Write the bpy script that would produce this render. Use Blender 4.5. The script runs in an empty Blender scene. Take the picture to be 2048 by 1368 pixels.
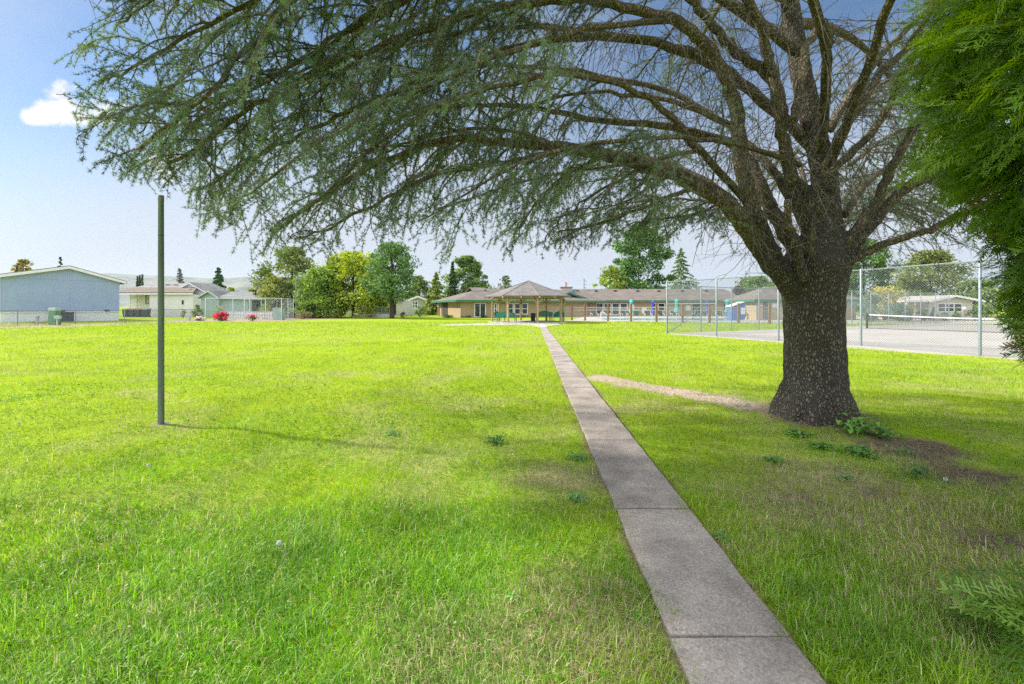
import bpy, bmesh, math, random
import numpy as np
from mathutils import Vector, Matrix
R = math.radians
SC = bpy.context.scene
COL = SC.collection
random.seed(7)
RNG = np.random.default_rng(7)

# ------------------------------------------------------------------ camera
F = 880.0            # focal length in pixels of the 2048 px wide photograph
EYE = 1.6
cam = bpy.data.cameras.new("camera")
cam.sensor_width = 36.0
cam.lens = 36.0 * F / 2048
cam.shift_y = -71 / 2048
cam.clip_start = 0.05
cam.clip_end = 20000
cam_ob = bpy.data.objects.new("camera", cam)
cam_ob.location = (0, 0, EYE)
cam_ob.rotation_euler = (R(90), 0, 0)
COL.objects.link(cam_ob)
SC.camera = cam_ob

# ------------------------------------------------------------------ light
SUN_DIR = Vector((-0.80, 0.22, 0.60)).normalized()      # towards the sun
SUN_EL = math.asin(SUN_DIR.z)
SUN_AZ = math.atan2(SUN_DIR.x, SUN_DIR.y)
world = bpy.data.worlds.new("World")
SC.world = world
world.use_nodes = True
wn, wl = world.node_tree.nodes, world.node_tree.links
wn.clear()
w_out = wn.new('ShaderNodeOutputWorld')
w_bg = wn.new('ShaderNodeBackground')
w_bg.inputs['Strength'].default_value = 0.12
sky = wn.new('ShaderNodeTexSky')
sky.sky_type = 'NISHITA'
sky.sun_disc = False
sky.sun_elevation = SUN_EL
sky.sun_rotation = SUN_AZ
sky.air_density = 1.0
sky.dust_density = 0.3
sky.ozone_density = 1.5
tc = wn.new('ShaderNodeTexCoord')


def wmath(op, a, b=None, c=None, clamp=False):
    n = wn.new('ShaderNodeMath')
    n.operation = op
    n.use_clamp = clamp
    for i, v in enumerate((a, b, c)):
        if v is None:
            continue
        if isinstance(v, (int, float)):
            n.inputs[i].default_value = v
        else:
            wl.new(v, n.inputs[i])
    return n.outputs[0]


def wsmooth(v, lo, hi):
    n = wn.new('ShaderNodeMapRange')
    n.interpolation_type = 'SMOOTHSTEP'
    wl.new(v, n.inputs[0])
    n.inputs[1].default_value = lo
    n.inputs[2].default_value = hi
    return n.outputs[0]


sep = wn.new('ShaderNodeSeparateXYZ')
wl.new(tc.outputs['Generated'], sep.inputs[0])
dx, dy, dz = sep.outputs
# high cloud layer seen on a plane overhead
den = wmath('MAXIMUM', wmath('ADD', dz, 0.13), 0.03)
comb = wn.new('ShaderNodeCombineXYZ')
wl.new(wmath('DIVIDE', dx, den), comb.inputs[0])
wl.new(wmath('DIVIDE', dy, den), comb.inputs[1])
nz = wn.new('ShaderNodeTexNoise')
nz.inputs['Scale'].default_value = 0.9
nz.inputs['Detail'].default_value = 7
nz.inputs['Roughness'].default_value = 0.55
nz.inputs['Distortion'].default_value = 0.4
wl.new(comb.outputs[0], nz.inputs['Vector'])
layer = wsmooth(nz.outputs['Fac'], 0.40, 0.66)
# clear blue part of the sky up on the left side, veiled sky elsewhere
side = wmath('MULTIPLY', wsmooth(wmath('ADD', dx, wmath('MULTIPLY', dz, -0.9)), -1.02, -0.72), wsmooth(dz, 0.52, 0.22))
low = wsmooth(dz, 0.36, 0.06)
veil = wmath('ADD', wmath('MULTIPLY', side, 0.55), wmath('MULTIPLY', low, 0.45), clamp=True)
c1 = wmath('MULTIPLY', layer, wmath('ADD', wmath('MULTIPLY', side, 0.8), 0.34), clamp=True)
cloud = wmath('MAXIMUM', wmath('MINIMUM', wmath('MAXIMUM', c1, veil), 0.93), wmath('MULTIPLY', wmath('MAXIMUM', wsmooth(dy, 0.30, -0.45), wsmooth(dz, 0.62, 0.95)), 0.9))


# two puffy cumulus clouds
def puff(px, py, rx, ry, seed):
    v = Vector(((px - 1024) / F, 1.0, (613 - py) / F))
    u = wmath('DIVIDE', dx, wmath('MAXIMUM', dy, 0.05))
    w = wmath('DIVIDE', dz, wmath('MAXIMUM', dy, 0.05))
    a = wmath('DIVIDE', wmath('SUBTRACT', u, v.x), rx / F)
    b = wmath('DIVIDE', wmath('SUBTRACT', w, v.z), ry / F)
    d2 = wmath('ADD', wmath('MULTIPLY', a, a), wmath('MULTIPLY', b, b))
    m = wn.new('ShaderNodeMapping')
    m.inputs['Location'].default_value = (seed, seed * 2, 0)
    wl.new(tc.outputs['Generated'], m.inputs[0])
    n = wn.new('ShaderNodeTexNoise')
    n.inputs['Scale'].default_value = 13
    n.inputs['Detail'].default_value = 6
    n.inputs['Roughness'].default_value = 0.6
    wl.new(m.outputs[0], n.inputs['Vector'])
    s = wmath('ADD', wmath('MULTIPLY', d2, -0.46), wmath('MULTIPLY', n.outputs['Fac'], 2.6))
    return wsmooth(wmath('MULTIPLY', s, wsmooth(dy, 0.0, 0.1)), 0.80, 1.25)


pf = wmath('MAXIMUM', puff(165, 222, 95, 40, 3.0), puff(332, 338, 40, 28, 9.0))
pf = wmath('MAXIMUM', pf, puff(112, 182, 42, 26, 5.0))
pf = wmath('MAXIMUM', pf, puff(88, 226, 48, 24, 7.0))
mixc = wn.new('ShaderNodeMix')
mixc.data_type = 'RGBA'
wl.new(cloud, mixc.inputs[0])
skm = wn.new('ShaderNodeHueSaturation')
skm.inputs['Saturation'].default_value = 1.22
skm.inputs['Value'].default_value = 0.68
wl.new(sky.outputs[0], skm.inputs['Color'])
wl.new(skm.outputs[0], mixc.inputs[6])
# unseen cloud overhead and behind the camera is brightened as added fill light
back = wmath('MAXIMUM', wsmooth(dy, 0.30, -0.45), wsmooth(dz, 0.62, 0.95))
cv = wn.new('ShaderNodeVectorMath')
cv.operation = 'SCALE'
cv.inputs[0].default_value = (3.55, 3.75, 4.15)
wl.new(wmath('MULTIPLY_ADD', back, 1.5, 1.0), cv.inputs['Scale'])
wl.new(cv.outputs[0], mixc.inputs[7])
mixp = wn.new('ShaderNodeMix')
mixp.data_type = 'RGBA'
wl.new(pf, mixp.inputs[0])
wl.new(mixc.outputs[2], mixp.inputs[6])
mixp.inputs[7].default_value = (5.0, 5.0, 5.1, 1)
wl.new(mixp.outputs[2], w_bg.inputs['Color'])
wl.new(w_bg.outputs[0], w_out.inputs[0])

sun = bpy.data.lights.new("sun", 'SUN')
sun.energy = 4.9
sun.angle = R(2.2)
sun.color = (1.0, 0.95, 0.86)
sun_ob = bpy.data.objects.new("sun", sun)
sun_ob.rotation_euler = SUN_DIR.to_track_quat('Z', 'Y').to_euler()
sun_ob.location = (-30, 10, 40)
COL.objects.link(sun_ob)

SC.view_settings.view_transform = 'Standard'
SC.view_settings.look = 'None'
SC.view_settings.exposure = 0.75
SC.view_settings.gamma = 1.0
SC.cycles.use_denoising = False
SC.cycles.max_bounces = 6
SC.cycles.transparent_max_bounces = 8


# ------------------------------------------------------------------ helpers
def G(px, py):
    d = F * EYE / (py - 613)
    return Vector(((px - 1024) / F * d, d, 0))


def P(px, py, d):
    return Vector(((px - 1024) / F * d, d, EYE + (613 - py) / F * d))


def X(px, d):
    return (px - 1024) / F * d


def H(py, d):
    return EYE + (613 - py) / F * d


def tag(o, label=None, cat=None, group=None, kind=None):
    if label:
        o['label'] = label
    if cat:
        o['category'] = cat
    if group:
        o['group'] = group
    if kind:
        o['kind'] = kind
    return o


def thing(name, label, cat, loc=(0, 0, 0), rz=0.0, group=None):
    o = bpy.data.objects.new(name, None)
    o.location = loc
    o.rotation_euler = (0, 0, rz)
    o.empty_display_size = 0.1
    COL.objects.link(o)
    return tag(o, label, cat, group)


def copy_tree(o, parent=None):
    c = o.copy()
    COL.objects.link(c)
    if parent:
        c.parent = parent
    for ch in [k for k in bpy.data.objects if k.parent == o]:
        copy_tree(ch, c)
    return c


def np_mesh(name, V, faces, mat=None, parent=None, cols=None, smooth=False):
    """faces: list of int arrays (n,k); cols: per-vertex rgb attribute."""
    me = bpy.data.meshes.new(name)
    V = np.asarray(V, dtype=np.float32)
    me.vertices.add(len(V))
    me.vertices.foreach_set('co', V.ravel())
    nl = sum(f.size for f in faces)
    npoly = sum(len(f) for f in faces)
    me.loops.add(nl)
    me.polygons.add(npoly)
    me.loops.foreach_set('vertex_index', np.concatenate([f.ravel() for f in faces]).astype(np.int32))
    tot = np.concatenate([np.full(len(f), f.shape[1]) for f in faces]).astype(np.int32)
    start = np.concatenate([[0], np.cumsum(tot)[:-1]]).astype(np.int32)
    me.polygons.foreach_set('loop_start', start)
    me.polygons.foreach_set('loop_total', tot)
    if smooth:
        me.polygons.foreach_set('use_smooth', np.ones(npoly, dtype=bool))
    if cols is not None:
        a = me.attributes.new('tint', 'FLOAT_COLOR', 'POINT')
        c4 = np.ones((len(V), 4), dtype=np.float32)
        c4[:, :3] = cols
        a.data.foreach_set('color', c4.ravel())
    me.update(calc_edges=True)
    me.validate()
    if mat:
        me.materials.append(mat)
    o = bpy.data.objects.new(name, me)
    COL.objects.link(o)
    if parent:
        o.parent = parent
    return o


class MB:
    def __init__(self):
        self.v, self.f = [], []

    def add(self, vs, fs):
        n = len(self.v)
        self.v += [tuple(p) for p in vs]
        self.f += [tuple(i + n for i in f) for f in fs]
        return self

    def box(self, x0, x1, y0, y1, z0, z1):
        vs = [(x, y, z) for z in (z0, z1) for x, y in ((x0, y0), (x1, y0), (x1, y1), (x0, y1))]
        return self.add(vs, [(3, 2, 1, 0), (4, 5, 6, 7), (0, 1, 5, 4), (1, 2, 6, 5), (2, 3, 7, 6), (3, 0, 4, 7)])

    def poly(self, pts, off):
        """a flat polygon given thickness along vector off"""
        n = len(pts)
        off = Vector(off)
        vs = [Vector(p) for p in pts] + [Vector(p) + off for p in pts]
        fs = [tuple(range(n))[::-1], tuple(range(n, 2 * n))]
        fs += [(i, (i + 1) % n, (i + 1) % n + n, i + n) for i in range(n)]
        return self.add(vs, fs)

    def tube(self, pts, rad, n=8, cap=True):
        pts = [Vector(p) for p in pts]
        if not isinstance(rad, (list, tuple)):
            rad = [rad] * len(pts)
        vs, fs = [], []
        ref = None
        for i, p in enumerate(pts):
            t = (pts[min(i + 1, len(pts) - 1)] - pts[max(i - 1, 0)])
            t = t.normalized() if t.length > 1e-9 else Vector((0, 0, 1))
            if ref is None:
                ref = t.orthogonal().normalized()
            ref = ref - t * ref.dot(t)
            ref = ref.normalized() if ref.length > 1e-6 else t.orthogonal().normalized()
            b = t.cross(ref)
            for k in range(n):
                a = 2 * math.pi * k / n
                vs.append(p + (ref * math.cos(a) + b * math.sin(a)) * rad[i])
        for i in range(len(pts) - 1):
            for k in range(n):
                fs.append((i * n + k, i * n + (k + 1) % n, (i + 1) * n + (k + 1) % n, (i + 1) * n + k))
        if cap:
            fs.append(tuple(range(n))[::-1])
            fs.append(tuple(range((len(pts) - 1) * n, len(pts) * n)))
        return self.add(vs, fs)

    def lathe(self, prof, n=16, c=(0, 0, 0)):
        c = Vector(c)
        vs, fs = [], []
        for r, z in prof:
            for k in range(n):
                a = 2 * math.pi * k / n
                vs.append(c + Vector((r * math.cos(a), r * math.sin(a), z)))
        for i in range(len(prof) - 1):
            for k in range(n):
                fs.append((i * n + k, i * n + (k + 1) % n, (i + 1) * n + (k + 1) % n, (i + 1) * n + k))
        fs.append(tuple(range(n))[::-1])
        fs.append(tuple(range((len(prof) - 1) * n, len(prof) * n)))
        return self.add(vs, fs)

    def build(self, name, mat, parent=None, smooth=False, bevel=0.0):
        me = bpy.data.meshes.new(name)
        me.from_pydata(self.v, [], self.f)
        me.update()
        me.materials.append(mat)
        if smooth:
            me.polygons.foreach_set('use_smooth', [True] * len(me.polygons))
            try:
                me.set_sharp_from_angle(angle=R(40))
            except Exception:
                pass
        o = bpy.data.objects.new(name, me)
        COL.objects.link(o)
        if parent:
            o.parent = parent
        if bevel:
            m = o.modifiers.new('bevel', 'BEVEL')
            m.width = bevel
            m.segments = 2
            m.limit_method = 'ANGLE'
        return o


def box_part(name, mat, parent, *dims, bevel=0.0):
    return MB().box(*dims).build(name, mat, parent, bevel=bevel)


# ------------------------------------------------------------------ materials
MATS = {}


def new_mat(name):
    m = bpy.data.materials.new(name)
    m.use_nodes = True
    m.node_tree.nodes.clear()
    return m, m.node_tree.nodes, m.node_tree.links


def mat(name, col, rough=0.7, var=0.12, scale=3.0, bump=0.0, bscale=40.0, metal=0.0, spec=0.4,
        stretch=(1, 1, 1), var2=None):
    """Principled with a noise-varied base colour and noise bump, in object space."""
    if name in MATS:
        return MATS[name]
    m, n, l = new_mat(name)
    out = n.new('ShaderNodeOutputMaterial')
    p = n.new('ShaderNodeBsdfPrincipled')
    p.inputs['Roughness'].default_value = rough
    p.inputs['Metallic'].default_value = metal
    p.inputs['Specular IOR Level'].default_value = spec
    t = n.new('ShaderNodeTexCoord')
    mp = n.new('ShaderNodeMapping')
    mp.inputs['Scale'].default_value = stretch
    l.new(t.outputs['Object'], mp.inputs[0])
    nz = n.new('ShaderNodeTexNoise')
    nz.inputs['Scale'].default_value = scale
    nz.inputs['Detail'].default_value = 6
    nz.inputs['Roughness'].default_value = 0.6
    l.new(mp.outputs[0], nz.inputs['Vector'])
    mr = n.new('ShaderNodeMapRange')
    mr.inputs[1].default_value = 0.3
    mr.inputs[2].default_value = 0.7
    l.new(nz.outputs['Fac'], mr.inputs[0])
    mx = n.new('ShaderNodeMix')
    mx.data_type = 'RGBA'
    l.new(mr.outputs[0], mx.inputs[0])
    a = [c * (1 - var) for c in col]
    b = [min(1, c * (1 + var)) for c in (var2 or col)]
    mx.inputs[6].default_value = (*a, 1)
    mx.inputs[7].default_value = (*b, 1)
    l.new(mx.outputs[2], p.inputs['Base Color'])
    if bump:
        nb = n.new('ShaderNodeTexNoise')
        nb.inputs['Scale'].default_value = bscale
        nb.inputs['Detail'].default_value = 4
        l.new(mp.outputs[0], nb.inputs['Vector'])
        bp = n.new('ShaderNodeBump')
        bp.inputs['Strength'].default_value = bump
        bp.inputs['Distance'].default_value = 0.02
        l.new(nb.outputs['Fac'], bp.inputs['Height'])
        l.new(bp.outputs[0], p.inputs['Normal'])
    l.new(p.outputs[0], out.inputs[0])
    MATS[name] = m
    return m


def siding(name, col, axis, period, depth=0.5, rough=0.6, var=0.06, gap=0.12):
    """Boards: dark thin grooves every period metres along an object axis, as bump and groove colour."""
    if name in MATS:
        return MATS[name]
    m, n, l = new_mat(name)
    out = n.new('ShaderNodeOutputMaterial')
    p = n.new('ShaderNodeBsdfPrincipled')
    p.inputs['Roughness'].default_value = rough
    t = n.new('ShaderNodeTexCoord')
    s = n.new('ShaderNodeSeparateXYZ')
    l.new(t.outputs['Object'], s.inputs[0])
    md = n.new('ShaderNodeMath')
    md.operation = 'PINGPONG'
    md.inputs[1].default_value = period / 2
    l.new(s.outputs[axis], md.inputs[0])
    mr = n.new('ShaderNodeMapRange')
    mr.inputs[1].default_value = 0.0
    mr.inputs[2].default_value = period * gap
    l.new(md.outputs[0], mr.inputs[0])
    nz = n.new('ShaderNodeTexNoise')
    nz.inputs['Scale'].default_value = 0.8
    nz.inputs['Detail'].default_value = 8
    l.new(t.outputs['Object'], nz.inputs['Vector'])
    mx = n.new('ShaderNodeMix')
    mx.data_type = 'RGBA'
    l.new(nz.outputs['Fac'], mx.inputs[0])
    mx.inputs[6].default_value = (*[c * (1 - var * 2) for c in col], 1)
    mx.inputs[7].default_value = (*[min(1, c * (1 + var * 2)) for c in col], 1)
    l.new(mx.outputs[2], p.inputs['Base Color'])
    bp = n.new('ShaderNodeBump')
    bp.inputs['Strength'].default_value = depth
    bp.inputs['Distance'].default_value = 0.03
    l.new(mr.outputs[0], bp.inputs['Height'])
    l.new(bp.outputs[0], p.inputs['Normal'])
    l.new(p.outputs[0], out.inputs[0])
    MATS[name] = m
    return m


def leaf_mat(name, trans=0.35, rough=0.55, gloss=0.06):
    """Leaves and grass: colour from the per-leaf tint attribute, part of the light passes through."""
    m, n, l = new_mat(name)
    out = n.new('ShaderNodeOutputMaterial')
    at = n.new('ShaderNodeAttribute')
    at.attribute_name = 'tint'
    d = n.new('ShaderNodeBsdfDiffuse')
    tr = n.new('ShaderNodeBsdfTranslucent')
    gl = n.new('ShaderNodeBsdfGlossy')
    gl.inputs['Roughness'].default_value = rough
    l.new(at.outputs['Color'], d.inputs['Color'])
    hs = n.new('ShaderNodeHueSaturation')
    hs.inputs['Hue'].default_value = 0.485
    hs.inputs['Saturation'].default_value = 1.1
    hs.inputs['Value'].default_value = 1.25
    l.new(at.outputs['Color'], hs.inputs['Color'])
    l.new(hs.outputs[0], tr.inputs['Color'])
    a = n.new('ShaderNodeMixShader')
    a.inputs[0].default_value = trans
    l.new(d.outputs[0], a.inputs[1])
    l.new(tr.outputs[0], a.inputs[2])
    b = n.new('ShaderNodeMixShader')
    b.inputs[0].default_value = gloss
    l.new(a.outputs[0], b.inputs[1])
    l.new(gl.outputs[0], b.inputs[2])
    l.new(b.outputs[0], out.inputs[0])
    MATS[name] = m
    return m


def roof_mat(name, col, course=0.18, var=0.18):
    """Asphalt shingles: courses and tabs in object space, fine grain."""
    m, n, l = new_mat(name)
    out = n.new('ShaderNodeOutputMaterial')
    p = n.new('ShaderNodeBsdfPrincipled')
    p.inputs['Roughness'].default_value = 0.9
    p.inputs['Specular IOR Level'].default_value = 0.15
    t = n.new('ShaderNodeTexCoord')
    br = n.new('ShaderNodeTexBrick')
    br.inputs['Scale'].default_value = 1.0
    br.inputs['Brick Width'].default_value = course * 2
    br.inputs['Row Height'].default_value = course
    br.inputs['Mortar Size'].default_value = 0.008
    br.inputs['Color1'].default_value = (*[c * (1 - var) for c in col], 1)
    br.inputs['Color2'].default_value = (*[c * (1 + var) for c in col], 1)
    br.inputs['Mortar'].default_value = (*[c * 0.55 for c in col], 1)
    mp = n.new('ShaderNodeMapping')
    s = n.new('ShaderNodeSeparateXYZ')
    l.new(t.outputs['Object'], s.inputs[0])
    c = n.new('ShaderNodeCombineXYZ')
    ad = n.new('ShaderNodeMath')
    ad.operation = 'ADD'
    l.new(s.outputs[0], ad.inputs[0])
    l.new(s.outputs[1], ad.inputs[1])
    zs = n.new('ShaderNodeMath')
    zs.operation = 'MULTIPLY'
    zs.inputs[1].default_value = 2.6
    l.new(s.outputs[2], zs.inputs[0])
    l.new(ad.outputs[0], c.inputs[0])
    l.new(zs.outputs[0], c.inputs[1])
    l.new(c.outputs[0], br.inputs['Vector'])
    nz = n.new('ShaderNodeTexNoise')
    nz.inputs['Scale'].default_value = 0.7
    nz.inputs['Detail'].default_value = 8
    l.new(t.outputs['Object'], nz.inputs['Vector'])
    mx = n.new('ShaderNodeMix')
    mx.data_type = 'RGBA'
    mx.blend_type = 'MULTIPLY'
    mx.inputs[0].default_value = 0.6
    l.new(br.outputs['Color'], mx.inputs[6])
    mr = n.new('ShaderNodeMapRange')
    mr.inputs[1].default_value = 0.3
    mr.inputs[2].default_value = 0.7
    mr.inputs[3].default_value = 0.7
    mr.inputs[4].default_value = 1.2
    l.new(nz.outputs['Fac'], mr.inputs[0])
    l.new(mr.outputs[0], mx.inputs[7])
    l.new(mx.outputs[2], p.inputs['Base Color'])
    bp = n.new('ShaderNodeBump')
    bp.inputs['Strength'].default_value = 0.4
    bp.inputs['Distance'].default_value = 0.02
    l.new(br.outputs['Fac'], bp.inputs['Height'])
    bp.invert = True
    l.new(bp.outputs[0], p.inputs['Normal'])
    l.new(p.outputs[0], out.inputs[0])
    MATS[name] = m
    return m


def glass_mat(name, col=(0.02, 0.025, 0.03)):
    m, n, l = new_mat(name)
    out = n.new('ShaderNodeOutputMaterial')
    p = n.new('ShaderNodeBsdfPrincipled')
    p.inputs['Base Color'].default_value = (*col, 1)
    p.inputs['Roughness'].default_value = 0.04
    p.inputs['Specular IOR Level'].default_value = 0.7
    t = n.new('ShaderNodeTexCoord')
    nz = n.new('ShaderNodeTexNoise')
    nz.inputs['Scale'].default_value = 1.2
    l.new(t.outputs['Object'], nz.inputs['Vector'])
    bp = n.new('ShaderNodeBump')
    bp.inputs['Strength'].default_value = 0.05
    bp.inputs['Distance'].default_value = 0.1
    l.new(nz.outputs['Fac'], bp.inputs['Height'])
    l.new(bp.outputs[0], p.inputs['Normal'])
    l.new(p.outputs[0], out.inputs[0])
    MATS[name] = m
    return m


def bark_mat(name, c_dark, c_light, moss=0.0, plate=16.0, strength=1.0):
    m, n, l = new_mat(name)
    out = n.new('ShaderNodeOutputMaterial')
    p = n.new('ShaderNodeBsdfPrincipled')
    p.inputs['Roughness'].default_value = 0.9
    p.inputs['Specular IOR Level'].default_value = 0.2
    t = n.new('ShaderNodeTexCoord')
    mp = n.new('ShaderNodeMapping')
    mp.inputs['Scale'].default_value = (1, 1, 0.42)
    l.new(t.outputs['Object'], mp.inputs[0])
    wob = n.new('ShaderNodeTexNoise')
    wob.inputs['Scale'].default_value = 9
    wob.inputs['Detail'].default_value = 3
    l.new(mp.outputs[0], wob.inputs['Vector'])
    va = n.new('ShaderNodeVectorMath')
    va.operation = 'SCALE'
    va.inputs['Scale'].default_value = 0.10
    l.new(wob.outputs['Color'], va.inputs[0])
    vb = n.new('ShaderNodeVectorMath')
    l.new(mp.outputs[0], vb.inputs[0])
    l.new(va.outputs[0], vb.inputs[1])
    vo = n.new('ShaderNodeTexVoronoi')
    vo.feature = 'DISTANCE_TO_EDGE'
    vo.inputs['Scale'].default_value = plate
    l.new(vb.outputs[0], vo.inputs['Vector'])
    vc = n.new('ShaderNodeTexVoronoi')
    vc.inputs['Scale'].default_value = plate
    l.new(vb.outputs[0], vc.inputs['Vector'])
    fine = n.new('ShaderNodeTexNoise')
    fine.inputs['Scale'].default_value = 70
    fine.inputs['Detail'].default_value = 5
    l.new(mp.outputs[0], fine.inputs['Vector'])
    mr = n.new('ShaderNodeMapRange')
    mr.interpolation_type = 'SMOOTHSTEP'
    mr.inputs[1].default_value = 0.0
    mr.inputs[2].default_value = 0.34
    furm = n.new('ShaderNodeMapping')
    furm.inputs['Scale'].default_value = (1, 1, 0.10)
    l.new(t.outputs['Object'], furm.inputs[0])
    fur = n.new('ShaderNodeTexNoise')
    fur.inputs['Scale'].default_value = plate * 0.62
    fur.inputs['Detail'].default_value = 5
    fur.inputs['Roughness'].default_value = 0.65
    l.new(furm.outputs[0], fur.inputs['Vector'])
    fm = n.new('ShaderNodeMapRange')
    fm.inputs[1].default_value = 0.36
    fm.inputs[2].default_value = 0.60
    fm.inputs[3].default_value = 0.42
    fm.inputs[4].default_value = 1.7
    l.new(fur.outputs['Fac'], fm.inputs[0])
    fx_ = n.new('ShaderNodeMath')
    fx_.operation = 'MULTIPLY'
    l.new(vo.outputs['Distance'], fx_.inputs[0])
    l.new(fm.outputs[0], fx_.inputs[1])
    l.new(fx_.outputs[0], mr.inputs[0])
    big = n.new('ShaderNodeTexNoise')
    big.inputs['Scale'].default_value = 1.6
    big.inputs['Detail'].default_value = 4
    l.new(t.outputs['Object'], big.inputs['Vector'])
    # plate colour
    m1 = n.new('ShaderNodeMix')
    m1.data_type = 'RGBA'
    l.new(fine.outputs['Fac'], m1.inputs[0])
    m1.inputs[6].default_value = (*[c * 0.7 for c in c_light], 1)
    m1.inputs[7].default_value = (*[c * 1.25 for c in c_light], 1)
    m2 = n.new('ShaderNodeMix')
    m2.data_type = 'RGBA'
    sepc = n.new('ShaderNodeSeparateColor')
    l.new(vc.outputs['Color'], sepc.inputs[0])
    mu = n.new('ShaderNodeMath')
    mu.operation = 'MULTIPLY'
    mu.inputs[1].default_value = 0.6
    l.new(sepc.outputs[0], mu.inputs[0])
    l.new(mu.outputs[0], m2.inputs[0])
    l.new(m1.outputs[2], m2.inputs[6])
    m2.inputs[7].default_value = (*[(a + b) / 2 for a, b in zip(c_dark, c_light)], 1)
    # moss
    m3 = n.new('ShaderNodeMix')
    m3.data_type = 'RGBA'
    ms = n.new('ShaderNodeMapRange')
    ms.inputs[1].default_value = 0.45
    ms.inputs[2].default_value = 0.68
    ms.inputs[4].default_value = moss
    l.new(big.outputs['Fac'], ms.inputs[0])
    l.new(ms.outputs[0], m3.inputs[0])
    l.new(m2.outputs[2], m3.inputs[6])
    m3.inputs[7].default_value = (0.13, 0.125, 0.03, 1)
    m4 = n.new('ShaderNodeMix')
    m4.data_type = 'RGBA'
    l.new(mr.outputs[0], m4.inputs[0])
    m4.inputs[6].default_value = (*c_dark, 1)
    l.new(m3.outputs[2], m4.inputs[7])
    l.new(m4.outputs[2], p.inputs['Base Color'])
    ah = n.new('ShaderNodeMath')
    ah.operation = 'MULTIPLY_ADD'
    ah.inputs[1].default_value = 0.45
    l.new(fine.outputs['Fac'], ah.inputs[0])
    l.new(mr.outputs[0], ah.inputs[2])
    bp = n.new('ShaderNodeBump')
    bp.inputs['Strength'].default_value = strength
    bp.inputs['Distance'].default_value = 0.022
    l.new(ah.outputs[0], bp.inputs['Height'])
    l.new(bp.outputs[0], p.inputs['Normal'])
    l.new(p.outputs[0], out.inputs[0])
    MATS[name] = m
    return m


# ------------------------------------------------------------------ ground cover functions
_perm = RNG.random((256, 256))


def vnoise(x, y, s):
    x = np.asarray(x) * s + 91.3
    y = np.asarray(y) * s + 37.7
    xi, yi = np.floor(x).astype(int), np.floor(y).astype(int)
    fx, fy = x - xi, y - yi
    fx, fy = fx * fx * (3 - 2 * fx), fy * fy * (3 - 2 * fy)
    a = _perm[xi % 256, yi % 256]
    b = _perm[(xi + 1) % 256, yi % 256]
    c = _perm[xi % 256, (yi + 1) % 256]
    d = _perm[(xi + 1) % 256, (yi + 1) % 256]
    return (a * (1 - fx) + b * fx) * (1 - fy) + (c * (1 - fx) + d * fx) * fy


def fbm(x, y, s):
    return vnoise(x, y, s) * .5 + vnoise(x, y, s * 2.1) * .28 + vnoise(x, y, s * 4.3) * .22


def path_l(y):
    return 0.66 + 0.0435 * y


def path_r(y):
    return 1.235 + 0.041 * y


TREE = (4.30, 6.26)


def blob(x, y, cx, cy, r):
    return np.exp(-((x - cx) ** 2 + (y - cy) ** 2) / (r * r))


def seg_dist(x, y, pts):
    best = np.full(np.shape(x), 1e9)
    for (ax, ay), (bx, by) in zip(pts[:-1], pts[1:]):
        t = np.clip(((x - ax) * (bx - ax) + (y - ay) * (by - ay)) / ((bx - ax) ** 2 + (by - ay) ** 2), 0, 1)
        best = np.minimum(best, np.hypot(x - ax - t * (bx - ax), y - ay - t * (by - ay)))
    return best


def dirt(x, y):
    """0 grass .. 1 bare soil, bark and needles"""
    n = fbm(x, y, 2.2)
    v = np.zeros(np.shape(x))
    v = np.maximum(v, 1.15 * blob(x, y, TREE[0] + .05, TREE[1] - .2, 0.95))
    v = np.maximum(v, 1.1 * blob(x, y, 4.55, 5.0, 0.62))
    v = np.maximum(v, 0.95 * blob(x, y, 4.35, 4.25, 0.55))
    v = np.maximum(v, 0.72 * blob(x, y, 3.3, 3.7, 0.6))
    v = np.maximum(v, 0.62 * blob(x, y, 3.3, 2.95, 0.5))
    v = np.maximum(v, 0.55 * blob(x, y, 2.5, 3.7, 0.4))
    sd = seg_dist(x, y, [(1.95, 9.9), (2.73, 8.75), (3.3, 7.8), (3.9, 7.0)])
    v = np.maximum(v, 1.05 * np.exp(-(sd / 0.50) ** 2)) + .3 * (fbm(x + 5, y, 5.0) - .5) * (sd < 1)
    v = np.maximum(v, 0.75 * blob(x, y, 0.72, 3.45, 0.22))
    e = np.minimum(np.abs(x - path_l(y)), np.abs(x - path_r(y)))
    v = np.maximum(v, 0.8 * np.exp(-(e / 0.07) ** 2) * (y < 14))
    v = np.maximum(v, 0.8 * blob(x, y, -4.72, 5.93, 0.30) ** 2)
    n2 = fbm(x + 31, y + 17, 6.0)
    return np.clip((v + (n - 0.5) * 1.1 + (n2 - .5) * .7 - 0.45) * 2.6, 0, 1) * (v > 0.1)


def dry(x, y):
    """0 lush .. 1 straw coloured"""
    n = fbm(x, y, 1.5)
    v = 0.9 * blob(x, y, 2.7, 3.75, 0.9) + 0.95 * blob(x, y, 3.3, 3.0, 0.9) + 0.8 * blob(x, y, 2.6, 2.5, .6)
    v += 0.95 * blob(x, y, 0.35, 2.2, 0.55) + 0.75 * blob(x, y, -0.25, 1.95, 0.45) + 0.75 * blob(x, y, 0.45, 4.0, 0.55)
    v += 0.55 * blob(x, y, 2.3, 7.6, 0.9) + 0.35 * blob(x, y, -1.9, 2.3, 0.5)
    v += 0.5 * blob(x, y, 4.2, 4.3, 1.2) + 0.28 * (fbm(x + 40, y, 0.35) > 0.56)
    return np.clip((v + (n - 0.5) * 1.2) * 1.1 - 0.18, 0, 1)


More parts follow.
